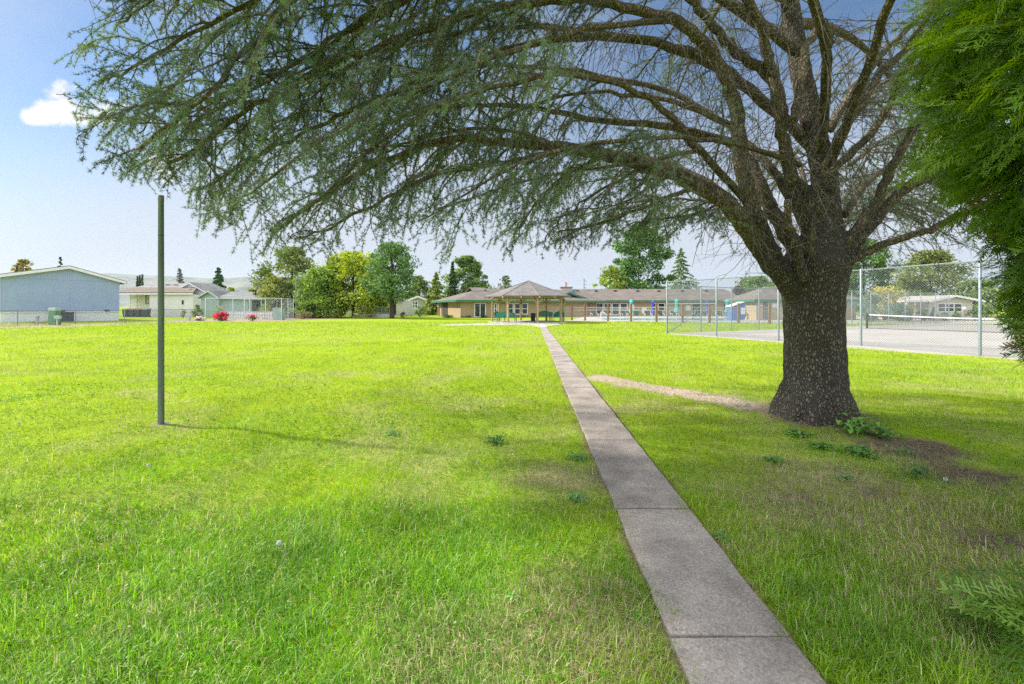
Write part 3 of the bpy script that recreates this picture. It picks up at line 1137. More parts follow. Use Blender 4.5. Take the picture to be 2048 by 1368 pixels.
# (image x, image y, distance) points of each great limb, radius at the root and the tip, where the needles start
LIMBS = [
    ([(1610, 610, 6.25), (1555, 540, 6.1), (1500, 466, 6.0), (1442, 402, 5.9), (1380, 364, 5.85), (1300, 331, 5.8), (1200, 309, 5.7), (1120, 294, 5.6), (1020, 287, 5.6), (920, 276, 5.6), (820, 300, 5.6), (720, 345, 5.6), (630, 405, 5.6), (560, 450, 5.6)], .20, .02, .27),
    ([(1135, 297, 5.6), (1050, 318, 5.4), (960, 330, 5.3), (880, 345, 5.2), (820, 372, 5.1), (740, 415, 5.0), (660, 455, 5.0), (590, 480, 5)], .055, .012, .2),
    ([(1610, 540, 6.3), (1562, 453, 6.4), (1525, 379, 6.6), (1505, 333, 6.8), (1468, 290, 7.0), (1405, 270, 7.1), (1300, 248, 7.2), (1191, 239, 7.2), (1100, 222, 7.2), (998, 210, 7.2), (880, 215, 7.2), (760, 250, 7.2), (650, 320, 7.2)], .15, .02, .5),
    ([(1590, 580, 6.2), (1532, 490, 6.1), (1502, 410, 6.0), (1484, 330, 6), (1468, 210, 5.9), (1450, 150, 5.8), (1416, 95, 5.7), (1353, 42, 5.6), (1243, 10, 5.5), (1130, 0, 5.4), (1000, 15, 5.2), (860, 55, 5.1), (700, 115, 5), (560, 180, 5), (440, 260, 5), (340, 330, 5)], .165, .02, .45),
    ([(1622, 520, 6.0), (1607, 396, 5.9), (1582, 350, 5.85), (1567, 280, 5.85), (1560, 210, 5.8), (1545, 140, 5.7), (1525, 70, 5.6), (1497, 0, 5.4), (1440, -80, 5.2), (1330, -150, 4.9), (1150, -190, 4.6), (950, -170, 4.4), (760, -90, 4.3), (600, -10, 4.3), (500, 90, 4.3), (430, 175, 4.35), (340, 245, 4.4), (280, 300, 4.4)], .125, .015, .55),
    ([(1562, 240, 5.9), (1545, 160, 5.9), (1496, 122, 5.8), (1450, 80, 5.7), (1415, 38, 5.6), (1380, 0, 5.5), (1300, -60, 5.4), (1180, -90, 5.3), (1030, -80, 5.2), (880, -30, 5.1), (740, 40, 5.05), (620, 110, 5), (500, 170, 5), (380, 205, 5), (270, 215, 5)], .10, .015, .5),
    ([(1615, 460, 6.5), (1540, 335, 7.0), (1450, 250, 7.6), (1350, 190, 8.0), (1200, 150, 8.2), (1000, 130, 8.3), (800, 150, 8.3), (640, 200, 8.3), (540, 280, 8.3)], .10, .02, .5),
    ([(1630, 300, 6.3), (1500, 180, 6.3), (1400, 112, 6.2), (1250, 75, 6.1), (1100, 80, 6.0), (950, 120, 5.9), (820, 170, 5.8), (690, 225, 5.8), (600, 270, 5.8), (480, 330, 5.8), (400, 380, 5.8)], .11, .015, .5),
    ([(1590, 100, 6.2), (1450, 0, 6), (1300, -80, 5.8), (1100, -120, 5.5), (900, -100, 5.4), (700, -60, 5.3), (520, 0, 5.3), (400, 60, 5.3), (290, 120, 5.3), (210, 160, 5.3)], .11, .012, .5),
    ([(1580, 0, 6.2), (1400, -140, 6), (1150, -220, 5.8), (900, -220, 5.7), (650, -160, 5.7), (450, -80, 5.7), (320, -10, 5.7), (240, 50, 5.7)], .11, .012, .5),
    ([(1575, -50, 6.3), (1300, -250, 6.5), (1000, -300, 6.8), (700, -230, 7), (500, -120, 7), (380, -30, 7), (320, 60, 7)], .11, .015, .45),
    ([(1570, 540, 6.5), (1480, 420, 7.2), (1380, 345, 8), (1250, 310, 9), (1150, 340, 9.4), (1080, 400, 9.6), (1040, 450, 9.6)], .09, .02, .35),
    ([(1402, 373, 5.9), (1340, 392, 5.6), (1270, 422, 5.4), (1190, 448, 5.3), (1110, 462, 5.3)], .045, .01, .15),
    ([(1490, 400, 6.0), (1400, 300, 5.5), (1300, 200, 5.1), (1150, 150, 4.8), (1000, 170, 4.6), (860, 220, 4.6), (740, 300, 4.6), (660, 380, 4.6)], .07, .012, .5),
    ([(1480, 260, 6.0), (1380, 215, 6.3), (1270, 190, 6.6), (1130, 190, 7), (980, 250, 7.2), (860, 330, 7.3), (780, 400, 7.3)], .06, .012, .4),
    ([(1640, 430, 5.9), (1616, 390, 5.85), (1668, 340, 5.8), (1735, 274, 5.7), (1777, 210, 5.6), (1800, 160, 5.4), (1850, 80, 5.2), (1950, 20, 5.0)], .085, .03, .9),
    ([(1650, 340, 6.1), (1686, 260, 6.1), (1721, 210, 6.1), (1767, 140, 6.0), (1819, 91, 5.9), (1850, 40, 5.8), (1930, -60, 5.8)], .095, .03, .8),
    ([(1660, 260, 6.4), (1710, 175, 6.5), (1767, 105, 6.6), (1819, 53, 6.7), (1900, -20, 6.8), (2050, -60, 7)], .08, .03, .6),
    ([(1650, 560, 6.2), (1703, 470, 6.1), (1752, 403, 6.05), (1791, 323, 6.0), (1816, 277, 6.0), (1837, 242, 5.9), (1880, 180, 5.8), (1960, 120, 5.7)], .10, .035, .9),
    ([(1660, 570, 6.2), (1721, 472, 6.1), (1767, 421, 6.1), (1819, 372, 6.0), (1861, 340, 6.0), (1900, 310, 6.0), (1980, 270, 6.0), (2080, 240, 6)], .115, .04, .8),
    ([(1640, 560, 6.1), (1695, 523, 6.05), (1740, 500, 6.0), (1800, 478, 5.9), (1860, 458, 5.8), (1920, 432, 5.7), (1980, 408, 5.6), (2060, 390, 5.5)], .085, .035, .8),
    ([(1833, 370, 6.0), (1883, 354, 6.0), (1930, 345, 6.0), (2000, 350, 6)], .04, .02, .3),
    ([(1690, 430, 6.7), (1740, 360, 7.6), (1800, 330, 8.8), (1860, 340, 9.8), (1900, 370, 10.2)], .08, .02, .35),
    ([(1680, 520, 6.7), (1720, 440, 7.8), (1750, 410, 8.8), (1800, 405, 9.6), (1850, 430, 10)], .08, .02, .35),
    ([(1640, 500, 6.6), (1620, 420, 7.6), (1600, 330, 8.8), (1570, 300, 9.8), (1520, 320, 10.5), (1470, 360, 10.8)], .08, .02, .35),
    ([(1660, 90, 6.2), (1647, 45, 6.0), (1616, 88, 5.8), (1605, 158, 5.7), (1588, 242, 5.6)], .07, .05, 9),
    ([(1610, 560, 5.9), (1590, 480, 5.8), (1575, 435, 5.75), (1578, 398, 5.7)], .085, .045, 9),
    ([(1640, 300, 6.1), (1655, 150, 5.3), (1610, -60, 4.3), (1500, -300, 3.6), (1300, -520, 3.1), (1000, -700, 2.9)], .09, .02, .5),
    ([(1650, 350, 6.1), (1720, 180, 5.2), (1800, -60, 4.2), (1950, -330, 3.5), (2200, -600, 3.1)], .09, .02, .5),
    ([(1600, 330, 6.0), (1480, 290, 5.4), (1340, 275, 5.0), (1200, 285, 4.8), (1060, 320, 4.7), (960, 370, 4.7), (880, 420, 4.7)], .05, .010, .5),
    ([(1500, 180, 6.0), (1350, 100, 6.6), (1150, 60, 7.2), (950, 60, 7.6), (750, 110, 7.8), (560, 200, 7.8), (450, 290, 7.8), (400, 360, 7.8)], .07, .012, .4),
    ([(1350, 40, 5.6), (1180, 60, 5.0), (1000, 110, 4.7), (820, 190, 4.6), (650, 280, 4.6), (520, 370, 4.6), (450, 430, 4.6)], .055, .010, .4),
    ([(1180, -120, 5.6), (950, -70, 5.2), (760, 20, 5.0), (600, 120, 4.9), (470, 200, 4.9), (360, 250, 4.9), (230, 240, 4.9)], .05, .010, .3),
    ([(1120, 294, 5.6), (1020, 262, 6.0), (900, 262, 6.3), (780, 300, 6.5), (690, 360, 6.6), (620, 430, 6.6)], .045, .010, .2),
    ([(1400, 300, 7.2), (1250, 330, 7.8), (1100, 350, 8.2), (960, 390, 8.4), (840, 440, 8.4)], .06, .012, .35),
    ([(900, -220, 5.7), (700, -120, 6.0), (540, -20, 6.2), (420, 90, 6.2), (330, 190, 6.2), (280, 270, 6.2)], .05, .01, .2),
    ([(1580, -150, 6.2), (1350, -420, 5.2), (1000, -640, 4.4), (600, -700, 4.0), (300, -560, 3.9), (100, -380, 3.9)], .09, .02, .4),
    ([(1350, -420, 5.2), (900, -480, 4.4), (500, -420, 3.9), (200, -300, 3.7), (40, -200, 3.7)], .05, .02, .3),
    ([(1000, -640, 4.4), (500, -1000, 3.2), (0, -1000, 2.7), (-400, -800, 2.6)], .05, .02, .3),
    ([(900, -480, 4.4), (400, -350, 4.3), (0, -220, 4.5), (-220, -120, 4.6)], .05, .02, .2),
    ([(600, -700, 4.0), (200, -620, 3.6), (-200, -480, 3.6), (-420, -330, 3.7)], .05, .02, .2),
    ([(500, -1000, 3.2), (100, -800, 3.0), (-250, -620, 3.0), (-500, -480, 3.1)], .05, .02, .2),
    ([(600, -160, 5.0), (400, -130, 4.6), (200, -130, 4.4), (50, -120, 4.3), (-80, -90, 4.3)], .04, .015, .1),
    ([(700, -330, 4.8), (450, -300, 4.5), (200, -280, 4.4), (-100, -240, 4.5), (-300, -200, 4.6)], .04, .015, .1),
    ([(1560, 500, 6.8), (1480, 430, 7.6), (1400, 400, 8.2), (1300, 400, 8.8), (1200, 420, 9.2), (1120, 450, 9.4)], .05, .012, .12),
    ([(1442, 402, 5.9), (1400, 425, 5.6), (1330, 436, 5.3), (1260, 450, 5.2)], .03, .008, .1),
    ([(1300, 331, 5.8), (1240, 360, 5.4), (1170, 400, 5.2), (1120, 440, 5.2), (1090, 480, 5.2)], .03, .008, .1),
    ([(1200, 309, 5.7), (1130, 350, 6.0), (1080, 395, 6.2), (1050, 440, 6.2), (1030, 490, 6.2)], .03, .008, .1),
    ([(1350, 345, 5.85), (1290, 380, 6.4), (1230, 410, 6.9), (1160, 420, 7.2), (1100, 440, 7.2)], .03, .008, .1),
    ([(1700, 470, 6.8), (1780, 380, 8.0), (1860, 360, 9.0), (1940, 385, 9.5)], .05, .012, .1),
    ([(1700, 330, 6.8), (1780, 270, 8.0), (1880, 250, 9.0), (1960, 280, 9.5)], .05, .01, .1),
    ([(1690, 250, 6.8), (1760, 170, 8.0), (1840, 130, 9.0), (1900, 140, 9.5)], .05, .01, .1),
]

limb_pts = []
for pts, r0, r1, fs in LIMBS:
    w = [P(*q) for q in pts]
    n_ = len(w)
    # limb taper: fast near the collar, slow along the arm
    r0 *= .74
    rr = [r1 + (r0 - r1) * (1 - i / (n_ - 1)) ** 1.25 for i in range(n_)]
    a, ra = catmull(w, rr, 5)
    for i in range(2, len(a)):
        a[i] = a[i] + Vector((random.gauss(0, 1), random.gauss(0, 1), random.gauss(0, 1))) * .012
    limb_pts.append((a, ra, fs))
# upper crown: limbs radiating from the leader out of frame
for k in range(16):
    z = 5.6 + k * 0.42
    az = k * 2.4 + 0.6
    L = 7.2 - 0.36 * k + random.uniform(-.5, .5)
    d = Vector((math.cos(az), math.sin(az), 0))
    base = Vector((X(1572, TREE[1]), TREE[1], z))
    w = [base + d * (L * t) + Vector((0, 0, (1.6 * t - 1.9 * t * t) * L * .28)) for t in (0, .15, .35, .55, .75, 1.0)]
    a, ra = catmull(w, [.09, .075, .055, .04, .025, .01], 4)
    limb_pts.append((a, ra, .35))

# collars: the first stretch of each great limb is fused into the trunk mesh
for (a, ra, fs), (pts, r0, r1, f2) in zip(limb_pts, LIMBS):
    if r0 < .079 or pts[0][1] < 380:
        continue
    k = min(len(a) - 1, 9)
    tm.tube([q for q in a[:k + 1]], [r * 1.06 for r in ra[:k + 1]], 14)
trunk = tm.build('trunk', BARK, smooth=True)
rm = trunk.modifiers.new('fuse', 'REMESH')
rm.mode = 'VOXEL'
rm.voxel_size = 0.03
sm = trunk.modifiers.new('soften', 'SMOOTH')
sm.iterations = 5
sm.factor = 0.5
tx = bpy.data.textures.new('bark_lumps', 'CLOUDS')
tx.noise_scale = 0.16
dm = trunk.modifiers.new('lumps', 'DISPLACE')
dm.texture = tx
dm.texture_coords = 'LOCAL'
dm.strength = 0.035
cedar_local(trunk)
for pl in trunk.data.polygons:
    pl.use_smooth = True

UP = Vector((0, 0, 1))


def grow(start, d0, length, droop, nseg, wob):
    pts = [start.copy()]
    d = d0.normalized()
    for i in range(nseg):
        d = (d + Vector((random.gauss(0, wob), random.gauss(0, wob), random.gauss(0, wob) - droop))).normalized()
        pts.append(pts[-1] + d * (length / nseg))
    return pts


def visible(p, mx=120):
    if p.y < 0.4:
        return False
    px = 1024 + p.x / p.y * F
    py = 613 - (p.z - EYE) / p.y * F
    return -mx < px < 2048 + mx and -mx < py < 1500


def px_of(p):
    return 1024 + p.x / max(p.y, .05) * F, 613 - (p.z - EYE) / max(p.y, .05) * F


# lower edge of the hanging foliage in the photograph (image x -> image y)
EDGE = [(80, 235), (150, 255), (200, 300), (240, 365), (300, 380), (360, 400), (420, 470), (440, 520), (520, 500), (600, 515), (680, 520), (760, 515), (900, 520), (950, 455), (985, 500),
        (1030, 530), (1070, 470), (1100, 540), (1180, 545), (1300, 500), (1400, 480), (1460, 490), (1560, 460), (1700, 470), (1780, 520), (1900, 520), (2100, 520)]


LEFT = [(-420, -900), (-140, -420), (-60, 60), (0, 185), (70, 195), (130, 140), (230, 150), (300, 190), (360, 230), (400, 330), (520, 420), (560, 440)]


def below_edge(p, slack=0.0):
    x, y = px_of(p)
    if y > np.interp(x, [e[0] for e in EDGE], [e[1] for e in EDGE]) + slack:
        return True
    return x < np.interp(y, [e[0] for e in LEFT], [e[1] for e in LEFT]) - slack and p.y > 2


def needle_mesh(name, T, parent, big=1.0):
    """T: list of (pos, axis): a rosette of short needles at each"""
    pos = np.array([t[0] for t in T], dtype=np.float32)
    ax = np.array([t[1] for t in T], dtype=np.float32)
    ax /= np.linalg.norm(ax, axis=1)[:, None] + 1e-9
    nT, K = len(T), 16
    rnd = RNG.normal(0, 1, (nT, K, 3))
    rnd /= np.linalg.norm(rnd, axis=2)[:, :, None]
    d = rnd * 0.95 + ax[:, None, :] * 0.55
    d /= np.linalg.norm(d, axis=2)[:, :, None]
    ln = RNG.uniform(.020, .038, (nT, K, 1)) * big
    side = np.cross(d, RNG.normal(0, 1, (nT, K, 3)))
    side /= np.linalg.norm(side, axis=2)[:, :, None] + 1e-9
    w = 0.0021 * big
    b = pos[:, None, :] + d * .002
    tip = b + d * ln
    V = np.stack([b - side * w, b + side * w, tip + side * w * .5, tip - side * w * .5], 2).reshape(-1, 3)
    q = (np.arange(nT * K)[:, None] * 4 + np.array([[0, 1, 2, 3]]))
    base = np.array([0.128, 0.205, 0.122])
    alt = np.array([0.17, 0.235, 0.075])
    k = np.clip(np.array([[t[2]] for t in T]) + RNG.normal(0, .15, (nT, 1)), 0, 1)
    c = (base * (1 - k) + alt * k) * RNG.uniform(.75, 1.25, (nT, 1)) * np.array([[t[3]] for t in T])
    brown = RNG.random((nT, 1)) < .012
    c = np.where(brown, np.array([[.26, .17, .07]]), c)
    cc = np.repeat(c, K * 4, 0)
    o = np_mesh(name, V, [q], NEEDLE, cols=cc)
    return o


n_tuft = 0
cone_sites = []
for li, (a, ra, fs) in enumerate(limb_pts):
    stub = fs > 5
    lm = MB()
    skip = 0
    lm.tube(a[skip:], ra[skip:], 10 if max(ra) > .07 else 7)
    limb = lm.build('limb', LIMB, smooth=True)
    cedar_local(limb)
    if stub:
        continue
    tw = MB()
    tufts = []
    L = [0]
    for i in range(1, len(a)):
        L.append(L[-1] + (a[i] - a[i - 1]).length)
    tot = L[-1]
    off_frame = not any(visible(q, 60) for q in a)
    step = 0.165 if not off_frame else 0.26
    s = 0.25 if r0 > 0 else 0
    side = 1
    while s < tot:
        i = max(1, next((k for k in range(len(L)) if L[k] >= s), len(L) - 1))
        t = (s - L[i - 1]) / max(1e-6, L[i] - L[i - 1])
        q = a[i - 1].lerp(a[i], t)
        tan = (a[i] - a[i - 1]).normalized()
        u = s / tot
        lat = tan.cross(UP)
        lat = lat.normalized() if lat.length > .2 else Vector((random.gauss(0, 1), random.gauss(0, 1), 0)).normalized()
        side = -side
        thick = ra[i]
        bare = u < fs * random.uniform(.75, 1.05)
        if bare:
            # dead grey twigs hanging inside the crown
            if visible(q, 40):
                for _ in range(4):
                    if random.random() < .8:
                        d = lat * side * random.uniform(-.3, 1) + tan * random.uniform(-.3, .7) + UP * random.uniform(-.9, .5)
                        ln = random.uniform(.2, 1.5)
                        pts = grow(q, d, ln, random.uniform(.05, .22), 6, .16)
                        if pts[-1].z > 1.95:
                            r = random.uniform(.003, .0075)
                            tw.tube(pts, [r, r * .9, r * .8, r * .7, r * .6, r * .5, r * .3], 4, False)
                            for _ in range(random.randint(1, 4)):
                                k = random.randint(2, 5)
                                pp = grow(pts[k], (pts[k] - pts[k - 1]).normalized() + Vector((random.gauss(0, .6), random.gauss(0, .6), random.gauss(0, .5))), random.uniform(.08, .4), .1, 4, .15)
                                tw.tube(pp, [.0028, .0025, .002, .0016, .001], 3, False)
            s += step * random.uniform(.8, 1.6)
            continue
        # living side branch
        size = (0.85 + 0.95 * (1 - u)) * random.uniform(.6, 1.25) * min(1.25, max(.45, tot / 6))
        if off_frame:
            size *= 1.2
        d = lat * side * random.uniform(.3, 1.1) + tan * random.uniform(.1, 1.1) + UP * random.uniform(-.45, .45)
        pts = grow(q, d, size, random.uniform(.05, .24), 7, .09)
        r = max(.004, min(.016, thick * .5))
        slack = random.gauss(0, 26)
        btone, bval = random.betavariate(1.2, 2.4), random.choice((.5, .7, .9, 1.05, 1.25, 1.5))
        live = [p_ for p_ in pts if not below_edge(p_, slack) or p_.y < 1.5]
        if len(live) >= 3:
            pts = pts[:len(live)]
            tw.tube(pts, [r * (1 - .75 * k / (len(pts) - 1)) for k in range(len(pts))], 5, False)
            vis = visible(pts[0], 150) or visible(pts[-1], 150)
            # twigs along it
            seg = (pts[1] - pts[0]).length
            npx = int(size / (.105 if vis else .13))
            for kk in range(npx + 1):
                f = 0.12 + 0.88 * kk / max(1, npx)
                ii = min(len(pts) - 2, int(f * (len(pts) - 1)))
                st = pts[ii].lerp(pts[ii + 1], f * (len(pts) - 1) - ii)
                td = (pts[ii + 1] - pts[ii]).normalized()
                l2 = td.cross(UP)
                l2 = l2.normalized() if l2.length > .2 else lat
                last = kk == npx
                d2 = td * (1.2 if last else random.uniform(.25, .8)) + (Vector() if last else l2 * random.choice((-1, 1)) * random.uniform(.3, 1.1)) + UP * random.uniform(-.7, .3)
                l3 = random.uniform(.14, .44) * (1.15 - .35 * f)
                tp_ = grow(st, d2, l3, random.uniform(.02, .17), 4, .1)
                cut = 5
                for c_, p_ in enumerate(tp_):
                    if below_edge(p_, slack + random.uniform(-10, 26)) and p_.y > 1.5:
                        cut = c_
                        break
                if cut < 2:
                    continue
                tp_ = tp_[:cut]
                if vis:
                    tw.tube(tp_, [.0034 - .0022 * c_ / 4 for c_ in range(len(tp_))], 3, False)
                nseg = len(tp_) - 1
                sp_ = .036 if vis else .04
                nt = max(2, int(l3 * nseg / 4 / sp_))
                for c_ in range(nt):
                    f2 = c_ / nt * nseg
                    j = min(nseg - 1, int(f2))
                    pp = tp_[j].lerp(tp_[j + 1], f2 - j)
                    if off_frame and visible(pp, 30):
                        continue
                    axd = (tp_[j + 1] - tp_[j]).normalized()
                    rr_ = Vector((random.gauss(0, 1), random.gauss(0, 1), random.gauss(.5, 1))).normalized()
                    tufts.append((tuple(pp + rr_ * .004), tuple(rr_ + axd * .35), btone, bval))
                if vis and random.random() < .02:
                    cone_sites.append((limb, tp_[0].lerp(tp_[1], random.random())))
        s += step * random.uniform(.6, 1.25)
    if tw.v:
        two = tw.build('twigs', TWIG, smooth=False)
        two.data.transform(Matrix.Translation(-CO))
        two.parent = limb
    if tufts:
        fo = needle_mesh('needles', tufts, limb, 1.0 if not off_frame else 3.2)
        fo.data.transform(Matrix.Translation(-CO))
        fo.parent = limb
        n_tuft += len(tufts)
print('cedar tufts', n_tuft, 'cones', len(cone_sites))
# upright barrel cones, grey green
CONE = mat('cedar_cone', (0.13, 0.15, 0.09), 0.7, 0.25, 30, 0.6, 120)
random.shuffle(cone_sites)
cme = None
ncone = 0
for limb, q in cone_sites:
    if ncone >= 70 or px_of(q)[0] > 900:
        continue
    ncone += 1
    if cme is None:
        c_ = MB().lathe([(.002, 0), (.012, .004), (.019, .02), (.021, .04), (.018, .06), (.010, .072), (.003, .076)], 8).build('cone', CONE, smooth=True)
        cme = c_.data
    else:
        c_ = bpy.data.objects.new('cone', cme)
        COL.objects.link(c_)
    c_.location = q - CO
    c_.rotation_euler = (random.gauss(0, .6), random.gauss(0, .6), 0)
    c_.parent = cedar


# ------------------------------------------------------------------ thuja at the right edge of the picture
def spray_template():
    """one flat fan of scale leaves, about 0.26 m long, in the x-y plane growing along x"""
    V, Q = [], []

    def strip(x0, y0, x1, y1, w0, w1):
        dx_, dy_ = x1 - x0, y1 - y0
        ll = math.hypot(dx_, dy_) or 1
        nx_, ny_ = -dy_ / ll, dx_ / ll
        k = len(V)
        z = random.uniform(-.006, .006)
        V.extend([(x0 + nx_ * w0, y0 + ny_ * w0, z), (x0 - nx_ * w0, y0 - ny_ * w0, z), (x1 - nx_ * w1, y1 - ny_ * w1, z), (x1 + nx_ * w1, y1 + ny_ * w1, z)])
        Q.append((k, k + 1, k + 2, k + 3))
    L = .26
    strip(0, 0, L, 0, .003, .0012)
    for i in range(9):
        f = .14 + .84 * i / 9
        s = 1 if i % 2 else -1
        l2 = .105 * (1 - .55 * f) * random.uniform(.8, 1.15)
        a = s * random.uniform(.6, .85)
        bx_, by_ = f * L, 0
        ex, ey = bx_ + l2 * math.cos(a), l2 * math.sin(a)
        strip(bx_, by_, ex, ey, .0035, .0022)
        for j in range(5):
            g = .25 + .75 * j / 5
            s3 = 1 if j % 2 else -1
            l3 = .042 * (1 - .5 * g) * random.uniform(.8, 1.2)
            a3 = a + s3 * .62
            sx_, sy_ = bx_ + (ex - bx_) * g, by_ + (ey - by_) * g
            strip(sx_, sy_, sx_ + l3 * math.cos(a3), sy_ + l3 * math.sin(a3), .0034, .0018)
    return np.array(V), np.array(Q)


def place_sprays(name, sites, matl, parent, tint_fn, scale=(0.8, 1.3)):
    """sites: list of (pos, direction, tilt)"""
    tv, tq = spray_template()
    n = len(sites)
    pos = np.array([s_[0] for s_ in sites])
    d = np.array([s_[1] for s_ in sites])
    d /= np.linalg.norm(d, axis=1)[:, None]
    r = RNG.normal(0, 1, (n, 3)) * .6 + np.array([0, 0, 1])
    y = np.cross(r, d)
    y /= np.linalg.norm(y, axis=1)[:, None]
    z = np.cross(d, y)
    sc_ = RNG.uniform(*scale, n)
    xx = tv[None, :, 0] * sc_[:, None]
    droop = -.5 * xx ** 2
    Vv = pos[:, None, :] + d[:, None, :] * xx[:, :, None] + y[:, None, :] * (tv[None, :, 1] * sc_[:, None])[:, :, None] + z[:, None, :] * (tv[None, :, 2])[:, :, None]
    Vv[:, :, 2] += droop
    q = (np.arange(n)[:, None, None] * len(tv) + tq[None]).reshape(-1, 4)
    cc = np.repeat(tint_fn(n), len(tv), 0)
    return np_mesh(name, Vv.reshape(-1, 3), [q], matl, parent, cols=cc)


THUJA = leaf_mat('thuja_leaf', trans=0.45, gloss=0.05)
thuja = thing('thuja_tree', 'bright green thuja with drooping flat sprays close at the right edge', 'tree', (4.50, 2.75, 0))
tb = MB()
tb.tube([(0, 0, -.05), (0.02, 0, 1.5), (-.02, .03, 3.4), (0, 0, 6.5)], [.17, .13, .09, .02], 12)
tb.build('trunk', bark_mat('thuja_bark', (.04, .028, .02), (.15, .10, .07), 0.1, 24), thuja, smooth=True)
HULL = [(0.1, 1.62), (0.35, 1.55), (0.6, 1.0), (1.2, .74), (1.45, .80), (1.75, .90), (2.1, 1.02), (2.5, 1.24), (2.85, 1.50), (3.2, 1.56), (3.6, 1.5), (4.2, 1.4), (5.2, 1.05), (6.6, .2)]
sites, tbr = [], MB()
for k in range(360):
    z = random.choice((random.uniform(1.15, 4.0), random.uniform(1.15, 4.0), random.uniform(.15, 6.5)))
    R0 = np.interp(z, [h[0] for h in HULL], [h[1] for h in HULL]) - .13
    a = random.uniform(0, 6.283)
    if random.random() < .6:
        a = math.pi + random.uniform(-1.1, 1.1)     # more boughs on the open side
    rad = R0 * random.uniform(.80, 1.0)
    tip = Vector((math.cos(a) * rad, math.sin(a) * rad, z))
    if z < 1.25:
        continue
    mid_ = Vector((math.cos(a) * rad * .5, math.sin(a) * rad * .5, z + .12))
    st = Vector((0, 0, z + random.uniform(-.25, .1)))
    bp_, br_ = catmull([st, mid_, tip], [.014, .009, .003], 5)
    tbr.tube(bp_, br_, 4, False)
    for j in range(random.randint(9, 15)):
        f = 1 - abs(random.gauss(0, .28))
        f = max(.25, f)
        jj = min(len(bp_) - 2, int(f * (len(bp_) - 1)))
        q = bp_[jj].lerp(bp_[jj + 1], random.random())
        t_ = (bp_[jj + 1] - bp_[jj]).normalized()
        d = t_ + Vector((random.gauss(0, .75), random.gauss(0, .75), random.gauss(-.12, .55)))
        if q.y + 2.75 > 1.75:
            sites.append((tuple(q), tuple(d)))
for j in range(5):                                   # one low bough near the grass
    tip = P(2066 + 9 * j, 1262 + 14 * (j % 3) - 16 * j, 1.95 + .04 * j) - Vector((4.50, 2.75, 0))
    bp_, br_ = catmull([(0, 0, .55), (tip.x * .55, tip.y * .55, tip.z + .22), tip], [.014, .009, .003], 5)
    tbr.tube(bp_, br_, 4, False)
    for q in range(7):
        f = random.uniform(.82, 1)
        jj = min(len(bp_) - 2, int(f * (len(bp_) - 1)))
        t_ = (bp_[jj + 1] - bp_[jj]).normalized()
        sites.append((tuple(bp_[jj].lerp(bp_[jj + 1], random.random())), tuple(t_ * .6 + Vector((random.gauss(0, .5), random.gauss(0, .5), random.gauss(.1, .4))))))
tbr.build('branch', TWIG, thuja)


def thuja_tint(n):
    k = np.clip(RNG.normal(.5, .35, (n, 1)), 0, 1)
    c = np.array([[.09, .21, .014]]) * (1 - k) + np.array([[.26, .41, .035]]) * k
    b_ = RNG.random((n, 1)) < .02
    return np.where(b_, np.array([[.24, .15, .05]]), c) * RNG.uniform(.8, 1.2, (n, 1))


fo = place_sprays('foliage', sites, THUJA, thuja, thuja_tint, (1.0, 1.6))
print('thuja sprays', len(sites))

# ------------------------------------------------------------------ trees, bushes beyond the lawn
LEAF = leaf_mat('tree_leaf', trans=0.32, gloss=0.04)
GBARK = bark_mat('grey_bark', (.03, .026, .02), (.13, .11, .085), .2, 10)


def leaf_cloud(centres, radii, counts, size, c0, c1, flat=0.75):
    c0, c1 = [v * 1.5 for v in c0], [v * 1.5 for v in c1]
    """leaf-sized bent quads round clump centres; returns V, quads, tints"""
    P_, T_ = [], []
    for c, r, k in zip(centres, radii, counts):
        d = RNG.normal(0, 1, (k, 3))
        d /= np.linalg.norm(d, axis=1)[:, None]
        rr = r * RNG.random(k) ** .45
        p_ = np.asarray(c) + d * rr[:, None] * np.array([1, 1, flat])
        P_.append(p_)
        f = np.clip(RNG.normal(random.uniform(.2, .8), .25, (k, 1)), 0, 1)
        T_.append((np.array([c0]) * (1 - f) + np.array([c1]) * f) * RNG.uniform(.75, 1.25, (k, 1)))
    p_ = np.concatenate(P_)
    t_ = np.concatenate(T_)
    n = len(p_)
    nrm = RNG.normal(0, 1, (n, 3)) + np.array([0, -.1, .7])
    nrm /= np.linalg.norm(nrm, axis=1)[:, None]
    a = np.cross(nrm, RNG.normal(0, 1, (n, 3)))
    a /= np.linalg.norm(a, axis=1)[:, None]
    b_ = np.cross(nrm, a)
    s = size * RNG.uniform(.6, 1.3, (n, 1))
    V = np.stack([p_ - a * s, p_ - b_ * s * .55 + nrm * s * .15, p_ + a * s, p_ + b_ * s * .55 + nrm * s * .15], 1).reshape(-1, 3)
    q = np.arange(n)[:, None] * 4 + np.array([[0, 1, 2, 3]])
    return V, q, np.repeat(t_, 4, 0)


